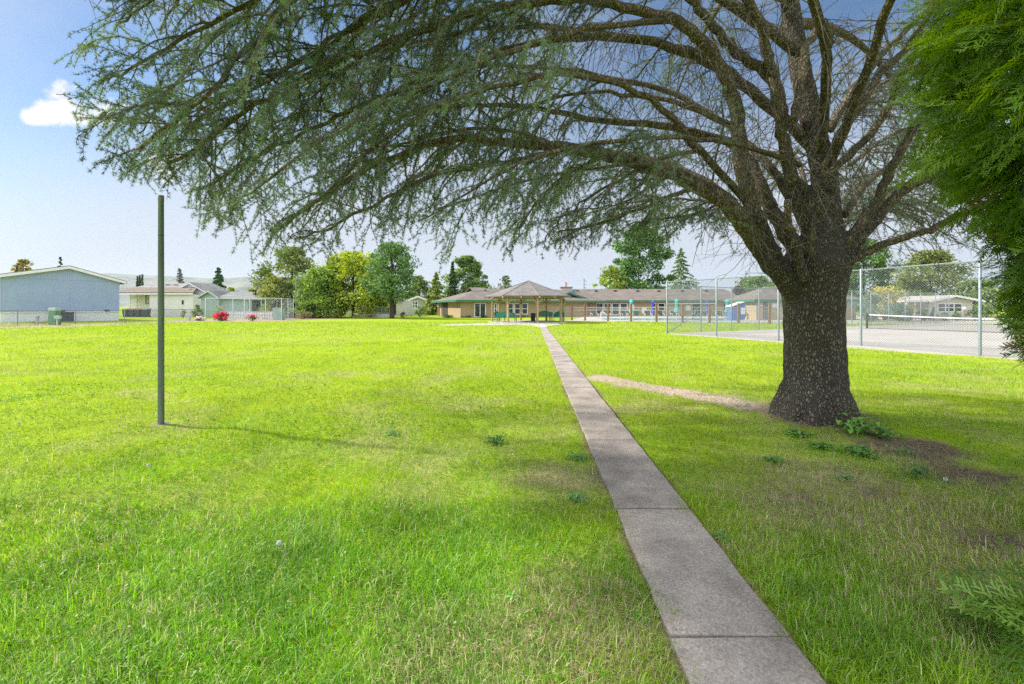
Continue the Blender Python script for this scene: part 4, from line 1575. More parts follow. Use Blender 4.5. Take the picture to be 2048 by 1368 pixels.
def broad_tree(label, px, d, top, width, base=None, cat='tree', c0=(.05, .11, .015), c1=(.11, .20, .03), shape='oval', n=2600, leaf=.13, low=.18, name='broadleaf_tree', group=None, trunk_r=.17, seed=1, depth=None):
    """top: image y of the tree top; width: image px of the crown"""
    random.seed(seed)
    x = X(px, d)
    hh = H(top, d)
    rw = width / F * d / 2
    t = thing(name, label, cat, (x, d, 0), 0, group)
    b_ = MB()
    z0 = hh * low
    b_.tube([(0, 0, -.1), (random.uniform(-.1, .1), 0, z0), (random.uniform(-.2, .2), .1, hh * .55), (0, 0, hh * .85)], [trunk_r * 1.25, trunk_r, trunk_r * .6, trunk_r * .15], 8)
    cs, rs, ks = [], [], []
    nc = 46
    for k in range(nc):
        f = (k + .5) / nc
        z = z0 + (hh - z0) * f
        if shape == 'oval':
            w = math.sin(math.pi * min(1, .12 + .88 * f) ** .9) ** .6
        elif shape == 'cone':
            w = (1 - f) ** .7 * .98 + .05
        elif shape == 'dome':
            w = math.sqrt(max(0, 1 - (f * 1.0) ** 2.2))
        else:
            w = 1
        for _ in range(2):
            a = random.uniform(0, 6.283)
            rr = rw * w * random.uniform(.35, 1.0)
            cr = rw * random.choice((.15, .2, .28, .36, .40)) * (.6 + .4 * w)
            c = (math.cos(a) * rr, math.sin(a) * rr * (depth or .8), min(z, hh - cr * .6))
            cs.append(c)
            rs.append(cr)
            ks.append(max(8, int(n / nc / 2 * random.uniform(.6, 1.4))))
            if k % 4 == 0:
                b_.tube([(0, 0, max(z0 * .8, c[2] * .6)), (c[0] * .5, c[1] * .5, c[2] * .8), c], [trunk_r * .35, trunk_r * .2, .02], 5, False)
    b_.build('trunk', GBARK, t, smooth=True)
    V, q, tt = leaf_cloud(cs, rs, [int(k_ * 1.15) for k_ in ks], leaf * 1.75, c0, c1)
    np_mesh('crown', V, [q], LEAF, t, cols=tt)
    return t


def conifer_tree(label, px, d, top, width, c0=(.03, .07, .02), c1=(.07, .13, .035), n=70, name='conifer_tree', group=None, seed=1, droop=.35, leaf=.11, low=.08, dens=26, power=.9):
    random.seed(seed)
    x = X(px, d)
    hh = H(top, d)
    rw = width / F * d / 2
    t = thing(name, label, 'tree', (x, d, 0), 0, group)
    b_ = MB().tube([(0, 0, -.1), (0, 0, hh * .5), (0, 0, hh)], [hh * .012 + .05, hh * .008 + .02, .01], 8)
    cs, rs, ks = [], [], []
    for k in range(n):
        f = (k + random.random()) / n
        z = hh * (low + (1 - low) * f)
        L = rw * (1 - f) ** power * random.uniform(.65, 1.08) + .05
        a = k * 2.4 + random.uniform(-.4, .4)
        e = Vector((math.cos(a) * L, math.sin(a) * L, z - droop * L * random.uniform(.4, 1.1)))
        st = Vector((0, 0, z))
        b_.tube([st, e], [.03 * (1 - f) + .012, .006], 4, False)
        for g in (.35, .55, .75, .95):
            c = st.lerp(e, g)
            cs.append(tuple(c))
            rs.append(max(.08, L * .17))
            ks.append(max(4, int(dens * (.35 + .65 * (1 - f)))))
    b_.build('trunk', GBARK, t)
    V, q, tt = leaf_cloud(cs, rs, ks, leaf * 1.5, c0, c1, .45)
    np_mesh('crown', V, [q], LEAF, t, cols=tt)
    return t


def bush(label, px, d, top, width, c0, c1, name='bush', n=900, leaf=.06, flower=None, group=None, seed=1, round_=False, cone=False, stem=True, cat='bush', base=0.0):
    random.seed(seed)
    hh = H(top, d)
    rw = width / F * d / 2
    t = thing(name, label, cat, (X(px, d), d, 0), 0, group)
    cs, rs, ks = [], [], []
    nc = 26
    for k in range(nc):
        f = random.random()
        z = hh * (.12 + .85 * f)
        w = (1 - f) ** .8 if cone else math.sqrt(max(.02, 1 - (2 * f - .9) ** 2 / 1.25))
        a = random.uniform(0, 6.283)
        rr = rw * w * (random.uniform(.75, .95) if (round_ or cone) else random.uniform(.2, .95))
        cr = rw * (.22 if round_ or cone else random.uniform(.18, .38))
        cs.append((math.cos(a) * max(0, rr - cr * .7), math.sin(a) * max(0, rr - cr * .7), min(z, hh - cr * .7)))
        rs.append(cr)
        ks.append(int(n / nc))
    V, q, tt = leaf_cloud(cs, rs, ks, leaf, c0, c1)
    np_mesh('foliage', V, [q], LEAF, t, cols=tt)
    b_ = MB()
    for k in range(6):
        c = random.choice(cs)
        b_.tube([(random.uniform(-.05, .05), random.uniform(-.05, .05), -.03), (c[0] * .5, c[1] * .5, c[2] * .6), c], [.03, .02, .008], 4, False)
    b_.build('stem', TWIG, t)
    if flower:
        fc = [(c[0] * 1.15, c[1] * 1.15 - .05, c[2] + r * .5) for c, r in zip(cs, rs)]
        V, q, tt = leaf_cloud(fc, [r * .9 for r in rs], [flower[1]] * nc, leaf * 1.1, flower[0], [min(1, v * 1.5) for v in flower[0]])
        np_mesh('blossom', V, [q], LEAF, t, cols=tt)
    random.seed(seed + 99)
    return t


# left background, behind the mobile homes
broad_tree('yellowing tree top peeking over the blue home roof', 46, 62, 519, 46, c0=(.14, .14, .03), c1=(.30, .24, .06), n=500, leaf=.16, seed=3)
conifer_tree('small dark conifer tip behind the ridge of the blue home', 121, 70, 514, 26, seed=4, n=40)
for k, (px_, w_) in enumerate(((275, 5.5), (279.5, 6), (284.5, 6))):
    conifer_tree(('short', 'middle', 'tallest')[k] + ' cypress spire of the row behind the white shingled home', px_, 130, (553, 551, 549)[k], w_, n=60, seed=5 + k, droop=-.8, power=.4, name='cypress_tree', group='cypress spires', leaf=.16, c0=(.02, .05, .018), c1=(.05, .09, .03), dens=12)
broad_tree('thin bare branched tree behind the white shingled home gable', 359, 105, 537, 26, c0=(.10, .10, .09), c1=(.17, .16, .14), n=420, leaf=.13, seed=9, shape='cone', trunk_r=.16)
conifer_tree('dark green young conifer standing behind the sage green home', 437, 95, 536, 42, seed=10, n=60, c0=(.03, .08, .025), c1=(.06, .14, .04), leaf=.2, power=.6)
for k, (px_, t_, w_) in enumerate(((395, 570, 46), (415, 572, 34), (462, 575, 34), (505, 577, 40))):
    broad_tree(['sunlit yellow green treetop above the white gable', 'round light green treetop left of the dark conifer', 'small light green treetop right of the dark conifer', 'pale green treetop beside the grey leaved tree'][k], px_, 110, t_, w_, c0=(.14, .19, .03), c1=(.26, .30, .06), n=700, leaf=.17, seed=20 + k, shape='dome')
broad_tree('grey purple leaved tree at the edge of the tree belt', 530, 88, 536, 44, c0=(.09, .10, .08), c1=(.15, .16, .12), n=1500, leaf=.15, seed=30)
broad_tree('tall olive green tree rising behind the chain link enclosure', 585, 66, 494, 130, c0=(.07, .12, .02), c1=(.17, .20, .05), n=9000, leaf=.12, seed=31, low=.06)
broad_tree('yellow tinted small tree at the foot of the tall olive tree', 548, 62, 552, 62, c0=(.15, .19, .04), c1=(.26, .28, .07), n=2500, leaf=.1, seed=32, low=.05)
broad_tree('dense green maple beside the light pole', 640, 61, 536, 124, c0=(.09, .16, .02), c1=(.17, .26, .04), n=6000, leaf=.11, seed=33, low=.08, shape='dome')
broad_tree('bright yellow green tree in the middle of the tree belt', 706, 63, 504, 168, c0=(.17, .25, .02), c1=(.34, .38, .03), n=11000, leaf=.12, seed=34, low=.10)
broad_tree('light green tree filling the gap left of the yellow tree', 664, 65, 524, 104, c0=(.11, .19, .02), c1=(.22, .30, .04), n=6000, leaf=.11, seed=133, low=.06)
broad_tree('fresh green tree between the yellow tree and the deep green tree', 748, 64, 514, 84, c0=(.11, .20, .03), c1=(.21, .31, .05), n=5000, leaf=.11, seed=134, low=.08)
broad_tree('deep green tree with straight dark trunk at the deck', 784, 58, 486, 118, c0=(.06, .13, .03), c1=(.12, .21, .06), n=8000, leaf=.1, seed=35, low=.27, trunk_r=.28)
broad_tree('olive tree behind the sage cottage', 838, 88, 552, 54, c0=(.09, .14, .03), c1=(.17, .22, .06), n=2500, leaf=.16, seed=36)
conifer_tree('light yellow green drooping conifer at the clubhouse corner', 872, 82, 545, 74, seed=37, n=80, c0=(.12, .17, .03), c1=(.22, .27, .06), leaf=.16, droop=.5)
broad_tree('tall full green tree rising behind the clubhouse left roof', 936, 96, 512, 88, c0=(.06, .12, .025), c1=(.15, .22, .055), n=9000, leaf=.17, seed=38, low=.1)
conifer_tree('narrow dark conifer against the tall tree behind the clubhouse', 905, 92, 524, 36, seed=39, n=70, c0=(.035, .08, .02), c1=(.07, .13, .035), leaf=.18)
broad_tree('sparse far tree between the clubhouse ridge and pavilion roof', 1012, 150, 552, 36, c0=(.06, .09, .03), c1=(.13, .16, .06), n=500, leaf=.24, seed=40, shape='dome')
broad_tree('big dark green tree behind the clubhouse right wing', 1278, 92, 448, 128, c0=(.045, .11, .02), c1=(.10, .20, .04), n=16000, leaf=.16, seed=41, low=.1)
broad_tree('yellow green smaller tree left of the big dark tree', 1222, 88, 532, 74, c0=(.14, .21, .03), c1=(.25, .31, .05), n=4000, leaf=.14, seed=42, low=.1)
conifer_tree('feathery grey green deodar behind the right wing', 1362, 98, 496, 112, seed=43, n=110, c0=(.10, .16, .07), c1=(.17, .24, .10), leaf=.16, droop=.45, dens=22)
broad_tree('round green tree between the clubhouse and the pool house', 1512, 78, 553, 108, c0=(.07, .13, .025), c1=(.14, .21, .05), n=6000, leaf=.13, seed=44, low=.06, shape='dome')
broad_tree('purple leaved shrubby tree by the pool house roof', 1478, 76, 572, 40, c0=(.07, .055, .05), c1=(.12, .10, .08), n=1500, leaf=.12, seed=45, low=.1)
broad_tree('broad tall green tree behind the cedar trunk', 1728, 82, 478, 122, c0=(.05, .12, .025), c1=(.12, .20, .05), n=12000, leaf=.15, seed=46, low=.08, shape='oval')
broad_tree('rounded olive tree behind the beige bungalow', 1862, 72, 502, 150, c0=(.08, .12, .025), c1=(.20, .22, .07), n=11000, leaf=.13, seed=47, low=.1)
broad_tree('low green tree right of the beige bungalow', 1960, 66, 560, 100, c0=(.08, .13, .025), c1=(.17, .21, .05), n=3500, leaf=.13, seed=48, low=.1)
bush('tall pale yellow flowering bush behind the tennis fence', 1768, 50, 572, 140, (.22, .22, .06), (.45, .40, .14), n=5200, leaf=.11, seed=50)
bush('blue grey rounded bush in front of the yellow bush', 1742, 46, 588, 82, (.10, .16, .10), (.17, .23, .16), n=4200, leaf=.08, seed=51)
bush('smaller blue grey bush beside the court gate', 1797, 47, 606, 60, (.10, .15, .10), (.17, .22, .14), n=2400, leaf=.08, seed=52)
# rose bed and shrubs on the left
RG = 'rose bushes in the mulch bed'
bush('rose bush covered in crimson flowers in the mulch bed', 444, 48.5, 626, 44, (.06, .12, .02), (.12, .18, .04), 'rose_bush', 1000, .07, ((.40, .025, .06), 40), RG, 60)
bush('low rose bush with few pink blooms in the mulch bed', 504, 48, 629.5, 30, (.06, .10, .02), (.12, .16, .04), 'rose_bush', 600, .06, ((.5, .12, .2), 9), RG, 61)
bush('low dark rose bush with pale blooms by the home yard', 397, 49, 634, 26, (.04, .09, .02), (.10, .15, .04), 'rose_bush', 500, .06, ((.6, .45, .42), 7), RG, 62)
bush('green shrub at the corner of the white home', 394, 60, 609, 28, (.06, .12, .02), (.15, .20, .05), n=900, leaf=.09, seed=63)
bush('pale olive shrub inside the wire enclosure', 438, 54, 611, 34, (.16, .20, .08), (.26, .28, .13), n=900, leaf=.08, seed=64)
bush('sprawling pale green shrub beside the green utility cabinet', 530, 56, 607, 40, (.13, .18, .06), (.22, .26, .10), n=1100, leaf=.08, seed=65)
bush('dark shrub mass under the green maple', 622, 59, 606, 50, (.03, .07, .02), (.07, .12, .03), n=1500, leaf=.1, seed=66)
bush('dry brown shrub at the foot of the tree belt', 606, 56, 622, 44, (.12, .12, .05), (.24, .20, .10), n=800, leaf=.08, seed=67)
bush('neat round boxwood ball in front of the sage cottage', 840, 66, 613.5, 22, (.05, .12, .02), (.12, .20, .03), 'boxwood_bush', 1600, .06, None, None, 68, True)
bush('dark bush at the far left edge behind the wire fence', -6, 44, 616, 16, (.04, .08, .02), (.2, .16, .04), n=400, leaf=.07, seed=69)
bush('green shrub right of the bungalow carport', 1848, 49.5, 618, 32, (.08, .15, .02), (.17, .23, .05), n=1100, leaf=.07, seed=70)
bush('cone clipped topiary shrub left of the bungalow window', 1867, 48.5, 613, 20, (.06, .13, .04), (.12, .20, .06), 'topiary_shrub', 1100, .06, None, 'cone topiaries by the bungalow', 71, False, True)
bush('low green shrub under the bungalow window', 1890, 48.5, 624, 26, (.09, .16, .03), (.18, .24, .06), n=900, leaf=.06, seed=72)
bush('cone clipped topiary shrub right of the bungalow window', 1913, 48.5, 615, 22, (.06, .13, .04), (.12, .20, .06), 'topiary_shrub', 1100, .06, None, 'cone topiaries by the bungalow', 73, False, True)
bush('dark shrub at the right corner of the bungalow', 1950, 49, 616, 34, (.05, .10, .03), (.10, .16, .05), n=900, leaf=.08, seed=74)
bush('pale clipped box hedge behind the court gate', 1813, 47, 625, 22, (.14, .20, .06), (.22, .28, .10), 'hedge', 1200, .06, None, None, 75, True)
bush('twiggy small shrub against the white home wall', 366, 63, 616, 15, (.10, .14, .08), (.18, .2, .12), n=260, leaf=.08, seed=76)
for k, (px_, w_) in enumerate(((896, 30), (935, 34), (968, 22))):
    bush(['low hedge plant at the clubhouse corner post', 'low hedge plant under the clubhouse board wall', 'low hedge plant beside the sliding glass door'][k], px_, 62.5, 629.5, w_, (.05, .09, .02), (.10, .15, .04), 'hedge_plant', 700, .06, None, 'low plants along the clubhouse', 80 + k)
bush('low hedge strip under the clubhouse triple window', 1042, 65.5, 628, 54, (.04, .09, .02), (.08, .14, .03), 'hedge_plant', 1000, .06, None, 'low plants along the clubhouse', 84)
for k, (px_, w_, t_) in enumerate(((672, 46, 623), (738, 40, 627), (806, 18, 624))):
    bush(['straw coloured weeds under the yellow green tree', 'dry weeds in front of the deck', 'tan dry grass clump beside the cottage steps'][k], px_, 60, t_, w_, (.16, .16, .06), (.34, .27, .13), 'dry_weeds', 500, .08, None, None, 90 + k)


# ------------------------------------------------------------------ weeds near the path and the trunk, dandelions
WEED = leaf_mat('weed_leaf', trans=0.3, gloss=0.06)


def weed(label, px, py, r, nl, c, up=.5, wide=.35, seed=1, group=None):
    r *= .72
    rng = np.random.default_rng(seed)
    g = G(px, py)
    z = float(hgt(g.x, g.y))
    t = thing('weed_plant', label, 'weed', (g.x, g.y, z), 0, group)
    V, Q, C = [], [], []
    for k in range(nl * 3):
        a = rng.uniform(0, 6.283)
        ox_, oy_ = rng.normal(0, r * .38, 2)
        oz_ = abs(rng.normal(0, r * .25)) * up
        ln = r * rng.uniform(.3, .62)
        e = up * rng.uniform(.4, 1.4)
        w = ln * wide * rng.uniform(.8, 1.2)
        col = np.array(c) * 1.5 * rng.uniform(.7, 1.3)
        prev = None
        for j in range(5):
            f = j / 4
            rr = ln * f
            zz = .015 + oz_ + ln * (e * f - e * .85 * f * f)
            hw = w * .5 * math.sin(math.pi * (.08 + .9 * f)) ** .8
            cx_, cy_ = ox_ + rr * math.cos(a), oy_ + rr * math.sin(a)
            nx_, ny_ = -math.sin(a) * hw, math.cos(a) * hw
            V += [(cx_ + nx_, cy_ + ny_, zz + hw * .3), (cx_ - nx_, cy_ - ny_, zz + hw * .3)]
            C += [col, col]
            i = len(V)
            if prev is not None:
                Q.append((prev - 2, prev - 1, i - 1, i - 2))
            prev = i
    return np_mesh('leaves', V, [np.array(Q)], WEED, t, cols=np.array(C), smooth=True), t


WG = 'broadleaf weeds in the turf'
weed('tall sapling weed with big light green leaves at the trunk foot', 1712, 868, .34, 16, (.13, .27, .04), 1.4, .5, 1)
weed('leafy weed clump right of the sapling at the trunk', 1762, 872, .24, 22, (.09, .20, .03), .9, .5, 2)
weed('low creeping weed left of the trunk foot', 1590, 868, .22, 26, (.10, .21, .04), .5, .5, 3)
weed('small weed patch in front of the trunk', 1640, 892, .2, 26, (.08, .19, .03), .5, .5, 4)
weed('creeping weed on the bark chips below the sapling', 1720, 905, .24, 30, (.09, .21, .03), .5, .55, 5)
weed('weed with upright leaves on the mulch right of the trunk', 1800, 905, .16, 10, (.10, .22, .04), 1.2, .35, 6)
weed('broad dandelion rosette beside the left path edge', 1158, 1003, .16, 18, (.10, .22, .06), .5, .3, 7, WG)
weed('flat weed rosette near the path joint', 1150, 918, .18, 22, (.09, .20, .05), .5, .3, 8, WG)
weed('dark clump of tall weeds in the left lawn', 988, 885, .2, 24, (.05, .13, .03), 1.0, .3, 9, WG)
weed('small grey green weed left of the dark clump', 785, 872, .16, 18, (.10, .20, .06), .5, .35, 10, WG)
weed('small weed at the right path edge', 1443, 1078, .09, 14, (.12, .23, .07), .6, .5, 11, WG)
weed('light green rosette in the straw patch', 1026, 1195, .09, 10, (.15, .28, .06), .8, .4, 12, WG)
weed('leafy weed beside the lower path edge', 1275, 1245, .07, 12, (.12, .25, .04), .7, .5, 13, WG)
weed('weed patch in the turf front of the cedar', 1545, 925, .17, 16, (.11, .23, .04), .6, .4, 14, WG)
weed('pale weed rosette on the bare soil', 1690, 955, .14, 16, (.13, .23, .08), .5, .45, 15, WG)
weed('dark upright weed right of the bare soil', 1840, 950, .2, 22, (.06, .15, .03), .8, .25, 16, WG)

PUFF = mat('dandelion_puff', (.75, .75, .72), .9, .05, 20)
STEM = mat('dandelion_stem', (.22, .30, .10), .7, .1, 20)
for px_, pt, h_, lab in ((558, 1075, .13, 'white dandelion clock standing in the middle of the left lawn'), (38, 848, .16, 'white dandelion clock at the far left of the lawn'), (1891, 953, .16, 'leaning dandelion clock on the bare soil right of the cedar'),
                         (297, 932, .1, 'low white dandelion clock below the pole'), (1085, 742, .12, 'white dandelion clock left of the path middle')):
    d_ = F * (EYE - h_) / (pt - 613)
    t = thing('dandelion', lab, 'dandelion', (X(px_, d_), d_, float(hgt(X(px_, d_), d_))), 0, 'dandelion clocks')
    lean = .06 if px_ != 1891 else -.12
    MB().tube([(lean, .02, 0), (lean * .4, .01, h_ * .6), (0, 0, h_)], .0022, 5).build('stem', STEM, t)
    rng = np.random.default_rng(int(px_))
    dd_ = rng.normal(0, 1, (110, 3))
    dd_ /= np.linalg.norm(dd_, axis=1)[:, None]
    b_ = MB().lathe([(.001, -.004), (.005, 0), (.001, .004)], 6, (0, 0, h_))
    for q in dd_:
        q = Vector(q)
        o_ = q.orthogonal().normalized()
        c = Vector((0, 0, h_)) + q * .0145
        b_.add([Vector((0, 0, h_)) + o_ * .0006, Vector((0, 0, h_)) - o_ * .0006, c - o_ * .004, c + o_ * .004], [(0, 1, 2, 3)])
    b_.build('seed_head', PUFF, t)


# ------------------------------------------------------------------ tetherball pole in the left lawn
POLE = mat('weathered_pole', (.10, .14, .11), .55, .3, 5, .25, 60, metal=.2, stretch=(1, 1, .12), var2=(.14, .17, .14))
g = G(322, 850)
t = thing('tetherball_pole', 'tall weathered green metal pole standing alone in the left lawn', 'pole', (g.x, g.y, 0))
MB().tube([(0, 0, -.1), (0, 0, 1.6), (0, 0, 3.03)], [.0375, .036, .033], 20, False).build('shaft', POLE, t, smooth=True)
MB().lathe([(.033, 3.02), (.0352, 3.025), (.0352, 3.09), (.032, 3.10)], 20).build('cap', mat('pole_cap', (.22, .21, .19), .6, .2, 8, metal=.4), t, smooth=True)
ring = MB()
ring.lathe([(.0335, 2.55), (.0355, 2.552), (.0355, 2.565), (.0335, 2.567)], 20)
ring.build('seam', mat('pole_seam', (.06, .07, .06), .6), t)
MB().lathe([(.01, -.08), (.14, -.08), (.155, .008), (.05, .016)], 11).build('footing', concrete('old_concrete', (.27, .24, .19)), t)


# ------------------------------------------------------------------ shared materials
WHITE = mat('white_paint', (.80, .76, .76), .5, .05, 2)
GREEN_TRIM = mat('green_trim', (.035, .17, .09), .45, .12, 2)
TAN = siding('tan_siding', (.36, .255, .145), 2, .2, .5)
ROOF = roof_mat('brown_grey_shingle', (.20, .17, .145))
GLASS = glass_mat('window_glass')
DARK = mat('dark_parts_and_shade', (.035, .033, .03), .8, .2, 2)  # near-black for dark fittings, and for shade painted into entries and carports
STEEL = mat('galvanised_steel', (.24, .28, .30), .5, .15, 12, metal=.4)
WOODP = mat('brown_post', (.25, .145, .075), .75, .25, 4, stretch=(1, 1, .2))
IRON = mat('grey_iron', (.42, .40, .37), .5, .1, 8)


def window(parent, x0, x1, z0, z1, y=0.0, frame=WHITE, f=.07, mull=(), rails=(.5,), glass=GLASS, name='window'):
    """frame in the local x-z plane standing just proud of wall plane y (outside is -y)"""
    b = MB()
    b.box(x0, x1, y - .05, y + .02, z1 - f, z1)
    b.box(x0, x1, y - .06, y + .02, z0, z0 + f)
    b.box(x0, x0 + f, y - .05, y + .02, z0 + f, z1 - f)
    b.box(x1 - f, x1, y - .05, y + .02, z0 + f, z1 - f)
    for m_ in mull:
        xm = x0 + (x1 - x0) * m_
        b.box(xm - f / 2, xm + f / 2, y - .045, y + .02, z0 + f, z1 - f)
    for r_ in rails:
        zm = z0 + (z1 - z0) * r_
        b.box(x0 + f, x1 - f, y - .035, y + .015, zm - f * .35, zm + f * .35)
    o = b.build(name, frame, parent)
    box_part('pane', glass, o, x0 + f * .8, x1 - f * .8, y - .012, y - .004, z0 + f * .8, z1 - f * .8)
    return o


def slab(pts, thick):
    return MB().poly(pts, (0, 0, -thick))


# ------------------------------------------------------------------ blue mobile home at the left edge
A0, A1 = Vector((-49.7, 42.7, 0)), Vector((-44.9, 50.3, 0))
W_ = (A1 - A0).length
t = thing('mobile_home', 'large pale blue mobile home with white skirting and shallow gable', 'house', A0, math.atan2(A1.y - A0.y, A1.x - A0.x))
BLUE = siding('blue_siding', (.32, .40, .56), 0, .4, .25, gap=.05)
gx_, zl, zr, zp, Dp = W_ * .534, 4.55, 4.45, 5.72, 17
wall_b = MB()
wall_b.poly([(0, 0, 1.0), (W_, 0, 1.0), (W_, 0, zr), (gx_, 0, zp), (0, 0, zl)], (0, Dp, 0))
wall_b.build('wall', BLUE, t)
sk = MB().box(.03, W_ - .03, .06, Dp - .03, -.05, 1.0)
sk.build('skirting', siding('white_skirting', (.82, .79, .82), 0, .9, .35, gap=.03), t)
box_part('belt_trim', WHITE, t, -.02, W_ + .02, -.03, .05, .97, 1.06)
ov, fo_ = .55, .45
zl2, zr2 = zl - ov * (zp - zl) / gx_, zr - ov * (zp - zr) / (W_ - gx_)
rb = MB()
rb.poly([(-ov, -fo_, zl2 + .16), (gx_, -fo_, zp + .16), (gx_, Dp + fo_, zp + .16), (-ov, Dp + fo_, zl2 + .16)], (0, 0, .07))
rb.poly([(gx_, -fo_, zp + .16), (W_ + ov, -fo_, zr2 + .16), (W_ + ov, Dp + fo_, zr2 + .16), (gx_, Dp + fo_, zp + .16)], (0, 0, .07))
roof = rb.build('roof', roof_mat('grey_shingle', (.24, .235, .235)), t)
fb = MB()
fb.poly([(-ov, -fo_, zl2 - .12), (gx_, -fo_, zp - .12), (gx_, -fo_, zp + .155), (-ov, -fo_, zl2 + .155)], (0, .05, 0))
fb.poly([(gx_, -fo_, zp - .12), (W_ + ov, -fo_, zr2 - .12), (W_ + ov, -fo_, zr2 + .155), (gx_, -fo_, zp + .155)], (0, .05, 0))
fb.poly([(W_ + ov, -fo_, zr2 - .12), (W_ + ov, Dp, zr2 - .12), (W_ + ov, Dp, zr2 + .155), (W_ + ov, -fo_, zr2 + .155)], (-.05, 0, 0))
fb.build('fascia', WHITE, t)
sb_ = MB()
sb_.poly([(-ov, -fo_ + .05, zl2 - .06), (gx_, -fo_ + .05, zp - .06), (gx_, 0, zp - .06), (-ov, 0, zl2 - .06)], (0, 0, .04))
sb_.poly([(gx_, -fo_ + .05, zp - .06), (W_ + ov, -fo_ + .05, zr2 - .06), (W_ + ov, 0, zr2 - .06), (gx_, 0, zp - .06)], (0, 0, .04))
sb_.build('soffit', WHITE, t)
cb_ = MB().box(gx_ - .05, gx_ + .05, -.025, 0, 1.06, zp - .1)
cb_.box(-.01, .09, -.025, .03, 1.06, zl - .05).box(W_ - .09, W_ + .01, -.025, .03, 1.06, zr - .05)
cb_.build('corner_trim', mat('blue_trim', (.38, .42, .60), .6, .05), t)
MB().poly([(0.1, -.012, 4.42), (gx_ - .06, -.012, 4.42 - .0), (gx_ - .06, -.012, 4.39), (0.1, -.012, 4.39)], (0, .02, 0)).poly([(gx_ + .06, -.012, 4.42), (W_ - .1, -.012, 4.42), (W_ - .1, -.012, 4.39), (gx_ + .06, -.012, 4.39)], (0, .02, 0)).build('seam_trim', mat('blue_seam', (.24, .30, .42), .6), t)
for k, x_ in enumerate((W_ * .48, W_ * .88)):
    MB().box(x_ - .2, x_ + .2, -.16, 0, 1.08, 1.26).build('outlet_hood', DARK, t)
for x_, y_ in ((1.6, 3.0), (2.6, 5)):
    MB().tube([(x_, y_, zl2 + .3), (x_, y_, zl2 + 1.35)], .07, 8).build('vent_pipe', DARK, roof)

# ------------------------------------------------------------------ white home with mossy shingle roof
d = 68
xa, xb = X(236, d), X(386, d)
t = thing('mobile_home', 'white home with brown mossy shingle roof and recessed porch', 'house', (xa, d, 0))
WW = siding('white_board', (.76, .71, .70), 0, .3, .4, gap=.1)
WH = siding('white_lap', (.72, .68, .66), 2, .25, .6, gap=.15)
Lw = xb - xa
px2 = lambda p_: X(p_, d) - xa
ze = H(589, d)
MB().box(px2(299), Lw, 0, 9, -.05, ze).build('wall', WW, t)
MB().box(0, px2(299), 1.9, 8.9, -.05, ze).build('porch_wall', WH, t)
MB().box(px2(241), px2(253), 1.82, 1.895, .2, 2.9).build('door', WHITE, t)
window(t, px2(271), px2(297), H(608, d + 1.9), H(590, d + 1.9), 1.9, DARK, .06, (.52,), (), mat('pale_blind', (.45, .44, .34), .5, .05))
b = MB()
b.box(px2(258.3), px2(260), .0, .13, -.05, ze)
b.build('porch_post', WHITE, t)
window(t, px2(363.5), px2(368), H(609, d), H(600, d), 0, mat('grey_frame', (.3, .28, .28), .6), .06, (), ())
box_part('fascia', WHITE, t, -.4, Lw + .3, -.45, -.37, ze - .02, ze + .26)
rb = MB()
rb.poly([(-.4, -.45, ze + .2), (Lw + .35, -.45, ze + .2), (Lw - 1.6, 3.1, ze + 1.15), (-.4, 3.1, ze + 1.15)], (0, 0, .1))
rb.build('shingle_roof', mat('mossy_shake', (.075, .052, .034), .95, .5, 9, 1, 25, var2=(.20, .165, .12), stretch=(1, 1, 3)), t)
rb = MB()
rb.poly([(-.4, 3.1, ze + 1.1), (px2(340), 3.1, ze + 1.1), (px2(352), 7.2, ze + 2.0), (-.4, 7.2, ze + 2.0)], (0, 0, .1))
gz = H(566.5, d + 3.2)
rb.poly([(px2(350.5), 2.9, gz + .1), (px2(388), 2.9, ze + .35), (px2(388) + .4, 9, ze + .35), (px2(351), 9, gz + .1)], (0, 0, .08))
rb.poly([(px2(350.5), 2.9, gz + .1), (px2(350.5), 9, gz + .1), (px2(327), 9, ze + 1.0), (px2(327), 2.9, ze + 1.0)], (0, 0, .08))
rb.build('upper_roof', roof_mat('pale_grey_shingle', (.27, .26, .245)), t)
MB().poly([(px2(327), 3.2, ze + 1.0), (px2(350.5), 3.2, gz + .05), (px2(386), 3.2, ze + .4), (px2(386), 3.2, ze), (px2(327), 3.2, ze)], (0, .2, 0)).build('gable', WHITE, t)
fb = MB()
fb.poly([(px2(326), 2.85, ze + .85), (px2(350.5), 2.85, gz - .15), (px2(350.5), 2.85, gz + .09), (px2(326), 2.85, ze + 1.08)], (0, .05, 0))
fb.poly([(px2(350.5), 2.85, gz - .15), (px2(389), 2.85, ze + .15), (px2(389), 2.85, ze + .38), (px2(350.5), 2.85, gz + .09)], (0, .05, 0))
fb.build('rake_board', WHITE, t)
for p_ in (282, 299):
    MB().box(px2(p_) - .3, px2(p_) + .3, 5.2, 5.6, ze + 1.55, ze + 1.8).build('roof_vent', DARK, t)
MB().box(px2(361), px2(367), 1.2, 2.0, ze + .6, ze + .95).build('roof_hood', mat('pale_hood', (.6, .58, .54), .6), t)

